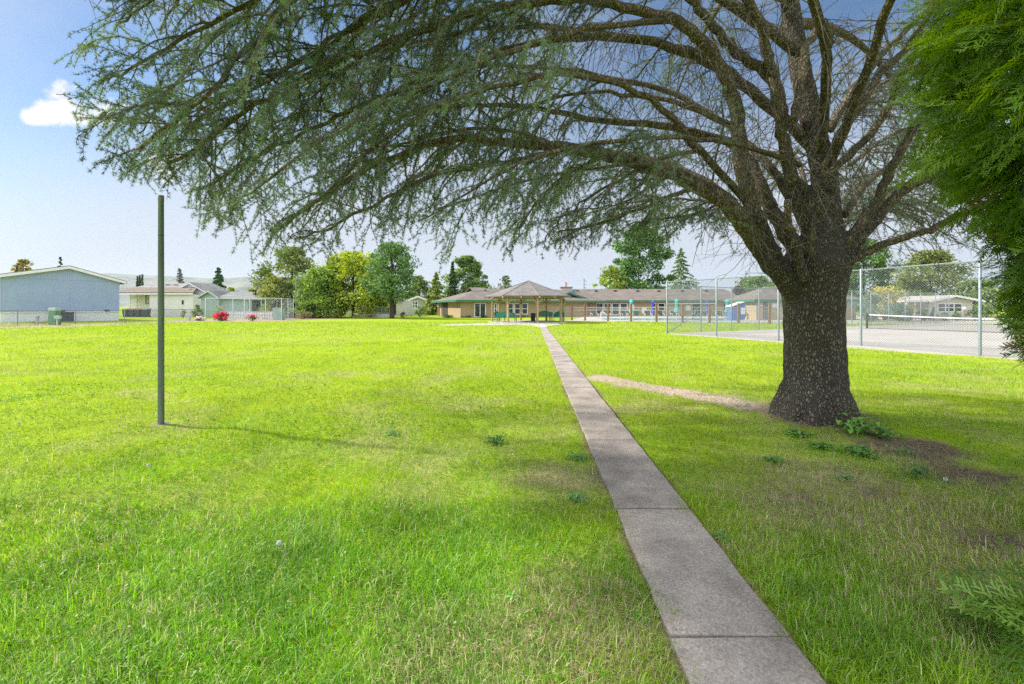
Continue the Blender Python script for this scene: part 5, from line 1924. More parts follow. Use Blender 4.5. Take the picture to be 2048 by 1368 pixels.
BIN = mat('bin_plastic', (.055, .065, .085), .5, .15, 3)
for k, (p_, w_, lid) in enumerate(((253, 10, (.22, .04, .04)), (266, 10, (.2, .03, .04)), (277.5, 10, (.16, .03, .04)), (291.5, 13.5, (.03, .16, .09)))):
    dd = 65.5
    hh, hw = 1.28, w_ / F * dd / 2
    t = thing('wheelie_bin', ['dark bin with red lid beside the white porch post', 'dark bin with red lid just right of the porch post', 'dark bin with dull maroon lid between two bins', 'wide grey bin with green lid at the end of the row'][k], 'bin', (X(p_, dd), dd, 0), 0, 'bins under the porch')
    MB().add([(-hw * .8, -.3, .05), (hw * .8, -.3, .05), (hw * .8, .3, .05), (-hw * .8, .3, .05), (-hw, -.36, hh - .15), (hw, -.36, hh - .15), (hw, .36, hh - .15), (-hw, .36, hh - .15)],
             [(3, 2, 1, 0), (4, 5, 6, 7), (0, 1, 5, 4), (1, 2, 6, 5), (2, 3, 7, 6), (3, 0, 4, 7)]).build('body', BIN, t, bevel=.03)
    MB().add([(-hw * 1.05, -.4, hh - .14), (hw * 1.05, -.4, hh - .14), (hw * 1.05, .4, hh - .14), (-hw * 1.05, .4, hh - .14), (-hw * .95, -.36, hh - .06), (hw * .95, -.36, hh - .06), (hw * .95, .4, hh + .03), (-hw * .95, .4, hh + .03)],
             [(3, 2, 1, 0), (4, 5, 6, 7), (0, 1, 5, 4), (1, 2, 6, 5), (2, 3, 7, 6), (3, 0, 4, 7)]).build('lid', mat('bin_lid_%d' % k, lid, .5), t)
    for s_ in (-1, 1):
        MB().tube([(s_ * hw * .8 - .03, .3, .12), (s_ * hw * .8 + .03, .3, .12)], .12, 10).build('wheel', DARK, t)

# white wing seen between the two homes
d = 78
t = thing('house', 'low white house between the white gable and the sage green home', 'house', (X(383, d), d, 0))
w_ = X(404, d) - X(383, d) + 1.5
MB().box(0, w_, 0, 7, -.05, H(594, d)).build('wall', WHITE, t)
MB().poly([(-.3, -.4, H(596.5, d)), (w_ + .3, -.4, H(596.5, d)), (w_ + .3, 4.5, H(584, d)), (-.3, 4.5, H(584, d))], (0, 0, .12)).build('roof', MATS['pale_grey_shingle'], t)

# ------------------------------------------------------------------ sage green home
d = 62
xa = X(402, d)
t = thing('mobile_home', 'sage green home with grey roof behind the wire enclosure', 'house', (xa, d, 0))
SAGE = siding('sage_siding', (.36, .43, .42), 0, .45, .3, gap=.05)
px2 = lambda p_: X(p_, d) - xa
ze, zp = H(594, d), H(582.5, d)
MB().poly([(0, 0, -.05), (px2(438), 0, -.05), (px2(438), 0, ze), (px2(420), 0, zp - .1), (0, 0, ze)], (0, 9, 0)).build('wall', SAGE, t)
MB().box(px2(438), px2(500), .5, 8.5, -.05, ze - .05).build('side_wall', SAGE, t)
MB().box(px2(500), px2(552), 3.0, 8.4, -.05, ze - .1).build('carport_wall', DARK, t)  # wall coloured near-black for the shade inside the carport
rb = MB()
rb.poly([(-.5, -.4, ze - .2), (px2(420), -.4, zp), (px2(420), 9, zp), (-.5, 9, ze - .2)], (0, 0, .12))
rb.poly([(px2(420), -.4, zp), (px2(440), -.4, ze - .12), (px2(440), .1, ze - .12), (px2(440), 9, ze + .6), (px2(420), 9, zp)], (0, 0, .12))
rb.poly([(px2(437), .05, ze - .05), (px2(556), .05, ze - .25), (px2(556), 4.6, zp - .35), (px2(422), 4.6, zp + .02)], (0, 0, .12))
roof = rb.build('roof', MATS['grey_shingle'], t)
fb = MB()
STR = mat('sage_trim', (.42, .56, .50), .5, .05)
fb.poly([(-.55, -.45, ze - .36), (px2(420), -.45, zp - .14), (px2(420), -.45, zp + .12), (-.55, -.45, ze - .1)], (0, .04, 0))
fb.poly([(px2(420), -.45, zp - .14), (px2(440.5), -.45, ze - .28), (px2(440.5), -.45, ze - .02), (px2(420), -.45, zp + .12)], (0, .04, 0))
fb.poly([(px2(437), 0, ze - .25), (px2(556), 0, ze - .45), (px2(556), 0, ze - .14), (px2(437), 0, ze + .06)], (0, .04, 0))
fb.build('fascia', STR, t)
MB().box(px2(488), px2(489), 2.2, 2.9, zp - .4, zp + .25).build('vent_pipe', DARK, roof)
MB().box(px2(421), px2(422.3), -.02, .0, .9, ze - .5).build('trim', STR, t)
MB().box(px2(493), px2(497), .44, .5, 1.3, 2.3).build('window', GLASS, t)
MB().box(px2(503), px2(518), 2.2, 2.9, 0, 2.35).build('storage_box', mat('tan_box', (.34, .24, .18), .8, .2), t)
for p_ in (500, 521, 551):
    MB().box(px2(p_) - .08, px2(p_) + .08, .2, .36, -.05, ze - .2).build('post', STR, t)

# ------------------------------------------------------------------ wire fences and enclosure
def chain(b, p0, p1, h, sp=.075, w=.0035, z0=.03):
    """diagonal wires between two ground points, thin square wires"""
    d_ = Vector((p1.x - p0.x, p1.y - p0.y, 0))
    L = d_.length
    d_.normalize()
    nrm = Vector((-d_.y, d_.x, 0))
    k = -h
    while k < L:
        for s_ in (1, -1):
            # wire climbs from u=k at the bottom to u=k+h at the top (or mirrored)
            u0, u1, a0, a1 = k, k + h, 0.0, h
            if u0 < 0:
                a0 = -u0
                u0 = 0
            if u1 > L:
                a1 = h - (u1 - L)
                u1 = L
            if a1 - a0 > .02:
                if s_ > 0:
                    q0, q1 = p0 + d_ * u0 + Vector((0, 0, z0 + a0)), p0 + d_ * u1 + Vector((0, 0, z0 + a1))
                else:
                    q0, q1 = p0 + d_ * u0 + Vector((0, 0, z0 + h - a0)), p0 + d_ * u1 + Vector((0, 0, z0 + h - a1))
                t_ = (q1 - q0).normalized()
                s2 = t_.cross(nrm) * w
                n2 = nrm * w
                i = len(b.v)
                b.v += [tuple(q0 + s2), tuple(q0 + n2), tuple(q0 - s2), tuple(q0 - n2), tuple(q1 + s2), tuple(q1 + n2), tuple(q1 - s2), tuple(q1 - n2)]
                b.f += [(i + j, i + (j + 1) % 4, i + 4 + (j + 1) % 4, i + 4 + j) for j in range(4)]
        k += sp
    return b


def link_fence(name, label, pts, h, r_post, r_rail, sp, w, matl=STEEL, wire=STEEL, cat='fence', bottom=False, mesh=True):
    pts = [Vector(p_) for p_ in pts]
    t = thing(name, label, cat)
    for p_ in pts:
        o = MB().tube([(0, 0, -.1), (0, 0, h), (0, 0, h + .03)], [r_post, r_post, r_post * .5], 10).build('post', matl, t, smooth=True)
        o.location = p_
    b_ = MB()
    for a_, c_ in zip(pts[:-1], pts[1:]):
        b_.tube([a_ + Vector((0, 0, h - .03)), c_ + Vector((0, 0, h - .03))], r_rail, 6)
        if bottom:
            b_.tube([a_ + Vector((0, 0, .08)), c_ + Vector((0, 0, .08))], r_rail * .6, 5)
    b_.build('rail', matl, t, smooth=True)
    if mesh:
        m_ = MB()
        for a_, c_ in zip(pts[:-1], pts[1:]):
            chain(m_, a_, c_, h - .06, sp, w)
        m_.build('wire_mesh', wire, t)
    return t


def at(p_, d_):
    return Vector((X(p_, d_), d_, 0))


WIRE = mat('fence_wire', (.22, .25, .27), .5, .1, 10, metal=.4)
link_fence('wire_fence', 'low chain link fence in front of the blue home', [at(-60, 33.5), at(35, 36.5), at(151, 39.5), at(249, 42.5), at(325, 46), at(407, 51)], 1.3, .032, .022, .09, .004, wire=WIRE)
link_fence('wire_enclosure', 'tall pale chain link enclosure around the sage green home yard', [at(411, 52), at(466, 52), at(489, 52), at(499, 52), at(531, 52), at(563, 52.3), at(576, 55), at(587, 58)], 2.6, .045, .03, .11, .0032, mat('pale_pipe', (.55, .60, .58), .45, .08), WIRE)
t = thing('light_pole', 'slim grey pole standing at the corner of the wire enclosure', 'pole', (X(592, 56), 56, 0))
hh = H(556.5, 56)
MB().tube([(0, 0, 0), (0, 0, hh - .3), (.1, 0, hh), (.45, 0, hh)], .06, 8).build('shaft', STEEL, t, smooth=True)
MB().box(.35, .75, -.1, .1, hh - .1, hh + .05).build('lamp_head', STEEL, t)

# picket fence
d = 54.5
t = thing('picket_fence', 'short white picket fence behind the rose bed', 'fence', (X(452, d), d, 0))
L = X(548, d) - X(452, d)
b = MB()
k = 0.0
while k < L:
    b.poly([(k, 0, .08), (k + .12, 0, .08), (k + .12, 0, .92), (k + .06, 0, 1.02), (k, 0, .92)], (0, .03, 0))
    k += .2
b.build('picket', WHITE, t)
MB().box(0, L, .032, .07, .25, .33).box(0, L, .032, .07, .7, .78).build('rail', WHITE, t)

# utility boxes
UG = mat('utility_green', (.14, .26, .16), .55, .2, 4)
UG2 = mat('utility_pale_green', (.34, .47, .38), .5, .1, 4)
d = 37.6
t = thing('utility_pedestal', 'tall dull green utility pedestal by the wire fence', 'utility box', (X(109.5, d), d, 0))
MB().add([(-.34, -.26, 0), (.30, -.26, 0), (.30, .26, 0), (-.34, .26, 0), (-.30, -.24, 1.2), (.28, -.24, 1.2), (.28, .24, 1.2), (-.30, .24, 1.2)],
         [(3, 2, 1, 0), (4, 5, 6, 7), (0, 1, 5, 4), (1, 2, 6, 5), (2, 3, 7, 6), (3, 0, 4, 7)]).build('body', UG, t, bevel=.03)
MB().box(-.33, .31, -.27, .27, 1.2, 1.48).build('cap', UG2, t, bevel=.05)
d = 36.6
t = thing('utility_meter_box', 'small green box on a pale stake beside the pedestal', 'utility box', (X(115, d), d, 0))
MB().box(-.19, .27, -.12, .12, .56, .82).build('box', UG2, t, bevel=.03)
MB().box(-.07, .02, -.04, .04, -.05, .555).build('stake', mat('pale_stake', (.55, .52, .45), .7), t)
d = 37.6
t = thing('marker_post', 'short pale grey marker post left of the pedestal', 'post', (X(74.5, d), d, 0))
MB().box(-.075, .075, -.06, .06, -.05, .62).build('shaft', mat('pale_stake', (.55, .52, .45), .7), t)
MB().box(-.11, .11, -.08, .08, .62, .80).build('head', IRON, t, bevel=.02)
d = 45.5
t = thing('air_conditioner', 'dark square air conditioner unit against the white skirting', 'air conditioner', (X(129, d), d, 0), R(35))
MB().box(-.62, .62, -.5, .5, 0, .95).build('body', siding('ac_grille', (.06, .065, .085), 2, .06, 1, gap=.4), t)
MB().box(-.65, .65, -.53, .53, .95, 1.02).build('top', DARK, t)
MB().box(-.8, .8, -.65, .65, -.02, .04).build('base_slab', PALE, t)
d = 53
t = thing('utility_cabinet', 'pale green metal utility cabinet beside the wire enclosure', 'utility box', (X(558, d), d, 0))
MB().box(-.58, .58, -.4, .4, 0, 1.36).build('body', UG2, t, bevel=.03)
MB().box(-.62, .62, -.44, .44, 1.36, 1.44).build('top', UG2, t, bevel=.02)
MB().box(-.012, .012, -.415, -.40, .1, 1.3).box(.08, .12, -.43, -.40, .6, .78).build('door_latch', UG, t)
d = 50
t = thing('utility_box', 'small white box on the dirt behind the wire fence', 'utility box', (X(377.5, d), d, 0))
MB().box(-.16, .16, -.12, .12, 0, .5).build('body', mat('pale_box', (.6, .6, .56), .6), t, bevel=.02)
MB().box(-.18, .18, -.14, .14, .5, .56).build('lid', mat('pale_box', (.6, .6, .56), .6), t)

# ------------------------------------------------------------------ white home, deck and sage cottage under the trees
d = 72
t = thing('house', 'white house hidden under the trees behind the deck', 'house', (X(690, d), d, 0))
w_ = X(806, d) - X(690, d)
MB().box(0, w_, 0, 7, 0, 2.6).build('wall', WH, t)
MB().poly([(-.3, -.4, 2.5), (w_ + .3, -.4, 2.5), (w_ + .3, 3.5, 3.6), (-.3, 3.5, 3.6)], (0, 0, .12)).build('roof', MATS['grey_shingle'], t)
window(t, w_ * .3, w_ * .45, 1.0, 2.1)
MB().box(w_ * .82, w_ * .88, -.05, 0, .3, 2.3).build('door', DARK, t)
d = 62
t = thing('deck', 'raised grey deck with slatted railing under the deep green tree', 'deck', (X(714, d), d, 0))
w_ = X(776, d) - X(714, d)
MB().box(0, w_, 0, 3, .55, .68).build('floor', mat('grey_wood', (.34, .32, .30), .8, .2), t)
MB().box(.05, w_ - .05, .05, 2.9, -.05, .55).build('skirt', WH, t)
b = MB()
k = 0
while k < w_:
    b.box(k, k + .07, 0, .04, .68, 1.5)
    k += .2
b.box(0, w_, -.03, .07, 1.5, 1.58)
b.build('railing', mat('pale_rail', (.5, .47, .44), .7, .1), t)
b = MB()
for k in range(4):
    b.box(-.3 * (k + 1), -.3 * k, .3, 1.5, 0, .55 - .13 * k)
b.build('step', mat('grey_wood', (.34, .32, .30), .8, .2), t)
d = 84
xa = X(822, d)
t = thing('cottage', 'small sage cottage with white trimmed gable and window', 'house', (xa, d, 0))
px2 = lambda p_: X(p_, d) - xa
ze, zp = H(599, d), H(593.5, d)
MB().poly([(0, 0, -.1), (px2(852), 0, -.1), (px2(852), 0, ze), (px2(836.7), 0, zp), (0, 0, ze)], (0, 8, 0)).build('wall', siding('cottage_siding', (.42, .45, .33), 2, .22, .4), t)
rb = MB()
rb.poly([(-.3, -.5, ze - .05), (px2(836.7), -.5, zp + .08), (px2(836.7), 8, zp + .08), (-.3, 8, ze - .05)], (0, 0, .1))
rb.poly([(px2(836.7), -.5, zp + .08), (px2(853.5), -.5, ze - .05), (px2(853.5), 8, ze - .05), (px2(836.7), 8, zp + .08)], (0, 0, .1))
rb.build('roof', MATS['grey_shingle'], t)
fb = MB()
fb.poly([(-.35, -.55, ze - .3), (px2(836.7), -.55, zp - .15), (px2(836.7), -.55, zp + .2), (-.35, -.55, ze + .06)], (0, .04, 0))
fb.poly([(px2(836.7), -.55, zp - .15), (px2(854), -.55, ze - .3), (px2(854), -.55, ze + .06), (px2(836.7), -.55, zp + .2)], (0, .04, 0))
fb.build('fascia', WHITE, t)
window(t, px2(825), px2(836), H(617, d), H(602, d), 0, WHITE, .14, (.45,), (.5,))
MB().box(px2(813), px2(822), -.6, .5, -.1, .8).build('porch_step', WHITE, t)
b = MB()
for p_ in (802, 809, 815, 820):
    b.box(px2(p_), px2(p_) + .1, -1.2, -1.1, -.1, 1.9)
b.tube([(px2(802), -1.15, .5), (px2(820), -1.15, 1.85)], .06, 6)
b.build('handrail', WHITE, t)

# ------------------------------------------------------------------ clubhouse
C0 = Vector((-7.2, 62, 0))
ang = math.atan2(8, 20.4)
club = thing('clubhouse', 'long tan clubhouse with brown shingle roof and green eaves', 'clubhouse', C0, ang)


def lx(p_, y_=0.0):
    """local x on the left wing front where the view line of image column p_ meets it"""
    k = (p_ - 1024) / F
    c_, s_ = math.cos(ang), math.sin(ang)
    return (C0.y * k - C0.x) / (c_ - s_ * k)


def lz(p_, py_):
    x_ = lx(p_)
    return H(py_, C0.y + math.sin(ang) * x_)


LW, LD, WHt = 20.5, 14.7, 2.55
MB().box(0, LW, 0, LD, -.05, WHt).build('wall', TAN, club)
ov = .95
ez, rz_ = 2.42, 4.42
rx0, ry = 5.2, LD / 2
rb = MB()
A_, B_, C_, D_ = (-ov, -ov, ez), (LW + 3, -ov, ez), (LW + 3, LD + ov, ez), (-ov, LD + ov, ez)
R0_, R1_ = (rx0, ry, rz_), (LW + 3, ry, rz_)
rb.poly([A_, B_, R1_, R0_], (0, 0, .10))
rb.poly([C_, D_, R0_, R1_], (0, 0, .10))
rb.poly([D_, A_, R0_], (0, 0, .10))
gl = 1.9
zz = rz_ - gl * .30
yy = ry * gl / (rx0 + ov)
rb.poly([(rx0 - gl, ry - yy, zz + .12), (rx0 + .6, ry - yy * 1.1, zz + .06), (rx0 + .6, ry, rz_ + .16), (rx0 - gl, ry, rz_ + .16)], (0, 0, .06))
rb.poly([(rx0 - gl, ry, rz_ + .16), (rx0 + .6, ry, rz_ + .16), (rx0 + .6, ry + yy * 1.1, zz + .06), (rx0 - gl, ry + yy, zz + .12)], (0, 0, .06))
roof = rb.build('roof', ROOF, club)
MB().poly([(rx0 - gl + .35, ry - yy, zz), (rx0 - gl + .35, ry + yy, zz), (rx0 - gl + .35, ry, rz_ + .1)], (.1, 0, 0)).build('gable_louvre', DARK, roof)
fb = MB()
fb.box(-ov - .04, LW + 3, -ov - .04, -ov, ez - .16, ez + .12)
fb.box(-ov - .04, -ov, -ov, LD + ov, ez - .16, ez + .12)
fb.build('fascia', GREEN_TRIM, club)
MB().box(-ov, LW, -ov, 0, ez - .1, ez - .04).box(-ov, -.001, 0, LD + ov, ez - .1, ez - .04).build('soffit', mat('tan_soffit', (.33, .26, .17), .7), club)
MB().box(-.55, -.3, LD * .86, LD * .86 + .3, -.05, 2.35).build('porch_post', mat('tan_post', (.40, .30, .19), .7), club)
MB().box(-.06, -.005, LD * .55, LD * .8, 0, 2.3).build('painted_side_shade', DARK, club)  # flat dark panel painting the shade of a set-back in the side wall
for p0, p1, y0, y1, mu, ra in ((948.5, 971.5, 634.6, 605.5, (.5,), ()), (988, 994, 629, 605.8, (), (.5,)), (1014.5, 1026.8, 629, 605.8, (), (.5,)), (1028.6, 1041, 629, 605.8, (), (.5,)), (1043, 1055.5, 629, 605.8, (), (.5,))):
    a_, c_ = lx(p0), lx(p1)
    window(club, a_, c_, max(.03, lz(p0, y1) - (y0 - y1) / F * (C0.y + math.sin(ang) * a_)), lz(p0, y1), 0, WHITE, .11, mu, ra, name='sliding_door' if mu else 'window')
MB().tube([(lx(921), -.12, 0), (lx(921), -.12, 2.0), (lx(921.5), -.5, 2.35)], .05, 6).build('downspout', mat('tan_post', (.40, .30, .19), .7), club)
for p_ in (934, 978):
    x_ = lx(p_) * 1.06 + .9
    MB().box(x_ - .15, x_ + .15, ry - 2.1, ry - 1.7, rz_ - .5, rz_ - .18).build('roof_vent', DARK, roof)


def world_part(b_, name, matl, parent, smooth=False):
    """geometry given in world coordinates, hung under the rotated clubhouse"""
    o = b_.build(name, matl, parent, smooth=smooth)
    o.data.transform((Matrix.Translation(C0) @ Matrix.Rotation(ang, 4, 'Z')).inverted())
    return o


# middle block with its front gable
d = 71
b = MB().box(X(1088, d), X(1190, d), d, d + 8, -.05, 2.5)
b.poly([(X(1090, d), d, 2.5), (X(1190, d), d, 2.5), (X(1139, d), d, 3.75)], (0, .3, 0))
world_part(b, 'middle_wall', TAN, club)
b = MB()
pk, e0, e1 = (X(1139.5, 70), H(585.3, 70)), (X(1088, 70), H(603, 70)), (X(1190, 70), H(603, 70))
b.poly([(e0[0], 70, e0[1]), (pk[0], 70, pk[1]), (pk[0], 80, pk[1]), (e0[0], 80, e0[1])], (0, 0, .1))
b.poly([(pk[0], 70, pk[1]), (e1[0], 70, e1[1]), (e1[0], 80, e1[1]), (pk[0], 80, pk[1])], (0, 0, .1))
world_part(b, 'middle_roof', ROOF, club)
b = MB()
b.poly([(e0[0], 69.95, e0[1] - .2), (pk[0], 69.95, pk[1] - .2), (pk[0], 69.95, pk[1] + .11), (e0[0], 69.95, e0[1] + .11)], (0, .04, 0))
b.poly([(pk[0], 69.95, pk[1] - .2), (e1[0], 69.95, e1[1] - .2), (e1[0], 69.95, e1[1] + .11), (pk[0], 69.95, pk[1] + .11)], (0, .04, 0))
world_part(b, 'rake_board', GREEN_TRIM, club)
world_part(MB().box(X(1128, d), X(1150, d), d - .06, d - .01, 0, 2.1), 'painted_entry_shade', DARK, club)  # dark sheet on the wall, painted in place of a shaded entry


def wwin(p0, p1, y0, y1, dd, mull=(), rails=(.5,), frame=WHITE, name='window'):
    x0, x1, z0, z1 = X(p0, dd), X(p1, dd), H(y0, dd), H(y1, dd)
    f = .12
    b_ = MB()
    b_.box(x0, x1, dd - .06, dd, z1 - f, z1).box(x0, x1, dd - .06, dd, z0, z0 + f).box(x0, x0 + f, dd - .06, dd, z0 + f, z1 - f).box(x1 - f, x1, dd - .06, dd, z0 + f, z1 - f)
    for r_ in rails:
        zm = z0 + (z1 - z0) * r_
        b_.box(x0 + f, x1 - f, dd - .05, dd, zm - .05, zm + .05)
    for m_ in mull:
        xm = x0 + (x1 - x0) * m_
        b_.box(xm - .06, xm + .06, dd - .045, dd, z0 + f, z1 - f)
    o = world_part(b_, name, frame, club)
    q = MB().box(x0 + f * .8, x1 - f * .8, dd - .02, dd - .006, z0 + f * .8, z1 - f * .8).build('pane', GLASS, o)
    q.data.transform((Matrix.Translation(C0) @ Matrix.Rotation(ang, 4, 'Z')).inverted())


wwin(1107, 1124, 629, 605.5, d, (.5,))
wwin(1152.5, 1167.5, 629, 605.5, d)
# right wing
d = 72
xr0, xr1 = X(1188.5, d), X(1476, d)
world_part(MB().box(xr0, xr1, d, d + 12, -.05, 2.5).poly([(xr1 - .02, d, 2.5), (xr1 - .02, d + 12, 2.5), (xr1 - .02, d + 6, 4.4)], (-.3, 0, 0)), 'wing_wall', siding('tan_vertical', (.36, .255, .145), 0, .3, .5), club)
ez2, rz2 = H(601.6, 71), H(579.2, 78)
b = MB()
b.poly([(xr0 - .8, 71.1, ez2), (xr1 + .9, 71.1, ez2), (xr1 + .6, 78, rz2), (xr0 - 3.5, 78, rz2)], (0, 0, .1))
b.poly([(xr1 + .9, 85, ez2), (xr0 - 3.5, 85, ez2), (xr0 - 3.5, 78, rz2), (xr1 + .6, 78, rz2)], (0, 0, .1))
wing_roof = world_part(b, 'wing_roof', ROOF, club)
b = MB().box(xr0 - .6, xr1 + .95, 71.05, 71.1, ez2 - .17, ez2 + .11)
b.poly([(xr1 + .9, 71.1, ez2 - .17), (xr1 + .6, 78, rz2 - .17), (xr1 + .6, 78, rz2 + .1), (xr1 + .9, 71.1, ez2 + .11)], (.04, 0, 0))
world_part(b, 'wing_fascia', GREEN_TRIM, club)
for p0, p1 in ((1192, 1206.4), (1207.6, 1222.6), (1223.8, 1238.8), (1240.2, 1255)):
    wwin(p0, p1, 630, 605.8, d)
wwin(1304.5, 1314, 622, 606, d)
wwin(1315.5, 1330, 622, 606, d)
world_part(MB().box(X(1386, d), X(1400, d), d - .05, d - .005, 0, 2.1), 'door', DARK, club)
world_part(MB().box(X(1448, d), X(1462, d), d - .05, d - .005, 0, 2.1), 'door', DARK, club)
SIGNW = mat('notice_white', (.72, .72, .72), .5, .04)
for p0, p1, y0, y1 in ((1283, 1293, 627, 615), (1264, 1268, 620, 609), (1371.5, 1381, 620.5, 611)):
    world_part(MB().box(X(p0, d), X(p1, d), d - .09, d - .06, H(y0, d), H(y1, d)), 'notice_board', SIGNW, club)
for p_ in (1155, 1192, 1230, 1275, 1317, 1364, 1412):
    o = world_part(MB().box(X(p_, 76.5) - .22, X(p_, 76.5) + .22, 76.2, 76.6, rz2 - .5, rz2 - .17), 'roof_vent', DARK, club)
b = MB().box(X(1122, 76), X(1143, 76), 75.6, 76.8, 3, H(576.5, 76))
world_part(b, 'chimney', mat('pale_brick', (.50, .46, .42), .8, .1, 6), club)
world_part(MB().box(X(1120.5, 76), X(1144.5, 76), 75.5, 76.9, H(576.5, 76) + .003, H(573.8, 76)), 'chimney_cap', mat('brown_cap', (.22, .16, .11), .8), club)
world_part(MB().box(X(1129.8, 76), X(1134.5, 76), 76, 76.4, H(573.8, 76), H(564, 76)), 'chimney_pot', mat('pink_brick', (.52, .38, .32), .8, .15, 8), club)
b = MB().box(X(1141, 74), X(1146, 74), 74, 74.7, 3, H(580, 74)).tube([(X(1147.5, 74), 74.3, 3), (X(1147.5, 74), 74.3, H(578, 74))], .14, 8).tube([(X(1149.8, 74), 74.3, 3), (X(1149.8, 74), 74.3, H(579, 74))], .1, 8)
world_part(b, 'roof_duct', STEEL, club)
b = MB().box(X(1005, 76), X(1007, 76), 76, 76.5, 4, H(572, 76)).box(X(1004, 76), X(1008, 76), 75.9, 76.6, H(572, 76), H(570.5, 76))
world_part(b, 'side_chimney', mat('pink_brick', (.52, .38, .32), .8, .15, 8), club)

# ------------------------------------------------------------------ pool house
d = 51.5
xa = X(1513, d)
t = thing('pool_house', 'small tan pool house with green eave half hidden by the cedar trunk', 'building', (xa, d, 0))
w_ = X(1712, d) - xa
px2 = lambda p_: X(p_, d) - xa
MB().box(0, w_, 0, 6.5, -.05, 2.4).build('wall', siding('tan_pale_vertical', (.44, .33, .20), 0, .3, .4), t)
ez3, rz3 = H(600.6, d - .6), H(574.5, d + 3.2)
rb = MB()
e_ = .55
A_, B_, C_, D_ = (-e_, -e_, ez3), (w_ + e_, -e_, ez3), (w_ + e_, 6.5 + e_, ez3), (-e_, 6.5 + e_, ez3)
R0_, R1_ = (2.9, 3.25, rz3), (w_ - 2.9, 3.25, rz3)
rb.poly([A_, B_, R1_, R0_], (0, 0, .1)).poly([C_, D_, R0_, R1_], (0, 0, .1)).poly([D_, A_, R0_], (0, 0, .1)).poly([B_, C_, R1_], (0, 0, .1))
rb.build('roof', ROOF, t)
MB().box(-e_ - .03, w_ + e_ + .03, -e_ - .04, -e_, ez3 - .16, ez3 + .1).box(-e_ - .04, -e_, -e_, 6.5, ez3 - .16, ez3 + .1).build('fascia', GREEN_TRIM, t)
o = MB().box(px2(1526.5), px2(1538.5), -.05, 0, 0, 2.1).build('door', mat('grey_door', (.16, .14, .15), .6, .1), t)
MB().box(px2(1536.5), px2(1537.5), -.09, -.05, .95, 1.05).build('handle', STEEL, o)
MB().box(px2(1518.5), px2(1525.5), -.03, 0, H(616, d), H(610, d)).build('sign', SIGNW, t)
MB().box(px2(1518.9), px2(1525.1), -.036, -.031, H(615.6, d), H(612.6, d)).build('sign_panel', mat('sign_red', (.5, .06, .08), .5), t)
MB().box(px2(1544), px2(1556), -.03, 0, H(615.5, d), H(605.5, d)).build('notice_board', SIGNW, t)

# ------------------------------------------------------------------ pool fence
posts = [(1092, 50.5), (1144, 50), (1170, 49.2), (1216, 47.4), (1262, 45.4), (1313, 43.8), (1365, 42.8), (1419, 42), (1477, 41), (1539, 40.2), (1606, 39.8), (1690, 39.6)]
t = thing('pool_fence', 'iron picket fence with brown wooden posts around the swimming pool', 'fence')
b, rl = MB(), MB()
pp = [at(*q) for q in posts]
for k, q in enumerate(pp):
    o = MB().box(-.085, .085, -.085, .085, -.05, 1.84).poly([(-.1, -.1, 1.84), (.1, -.1, 1.84), (.1, .1, 1.84), (-.1, .1, 1.84)], (0, 0, .06)).build('post', WOODP, t)
    o.location = q
for a_, c_ in zip(pp[:-1], pp[1:]):
    L = (c_ - a_).length
    n_ = int(L / .13)
    u = (c_ - a_).normalized()
    for k in range(1, n_):
        q = a_ + (c_ - a_) * (k / n_)
        b.box(q.x - .010, q.x + .010, q.y - .010, q.y + .010, .08, 1.58)
    for z_ in (.16, 1.2, 1.5):
        rl.tube([a_ + Vector((0, 0, z_)), c_ + Vector((0, 0, z_))], .02, 4)
b.build('picket', IRON, t)
rl.build('rail', IRON, t)

# folded parasols
def parasol(p_, d_, top, label, col, name):
    hh = H(top, d_)
    t = thing('folded_parasol', label, 'parasol', (X(p_, d_), d_, 0), 0, 'folded parasols beside the pool')
    MB().tube([(0, 0, 0), (0, 0, hh)], .025, 8).build('pole', WHITE, t, smooth=True)
    MB().lathe([(.28, 0), (.28, .06), (.06, .1), (.04, .25)], 14).build('base', IRON, t)
    pr, k = [], 0
    for f, r in ((.0, .03), (.06, .20), (.12, .24), (.2, .15), (.45, .17), (.62, .14), (.82, .24), (1, .27)):
        pr.append((r, hh - f * 1.55))
    b_ = MB()
    nn = 16
    vs, fs = [], []
    for r, z_ in pr:
        for k in range(nn):
            a_ = 6.2832 * k / nn
            r2 = r * (1 if k % 2 else .68)
            vs.append((r2 * math.cos(a_), r2 * math.sin(a_), z_))
    for i in range(len(pr) - 1):
        for k in range(nn):
            fs.append((i * nn + k, i * nn + (k + 1) % nn, (i + 1) * nn + (k + 1) % nn, (i + 1) * nn + k))
    b_.add(vs, fs).build('canopy', mat(name, col, .8, .15, 4), t)
    MB().lathe([(.02, hh), (.035, hh + .04), (.005, hh + .09)], 8).build('finial', WHITE, t)


TEAL, BLU = (.10, .55, .52), (.07, .09, .42)
parasol(1262, 54, 600, 'teal folded parasol behind the brown post left of the notices', TEAL, 'teal_canvas')
parasol(1305.5, 56, 602, 'blue folded parasol in front of the paired windows', BLU, 'blue_canvas')
parasol(1352.5, 55, 599, 'teal folded parasol just right of the fence corner post', TEAL, 'teal_canvas')
parasol(1414, 55, 602, 'blue folded parasol behind the tennis fence', BLU, 'blue_canvas')
parasol(1454, 54, 599.5, 'teal folded parasol left of the blue canvas shed', TEAL, 'teal_canvas')

# lounge chairs across the pool
SLING = mat('dark_sling', (.05, .075, .06), .8, .2, 6)
CREAM = mat('cream_frame', (.66, .60, .48), .5, .06)


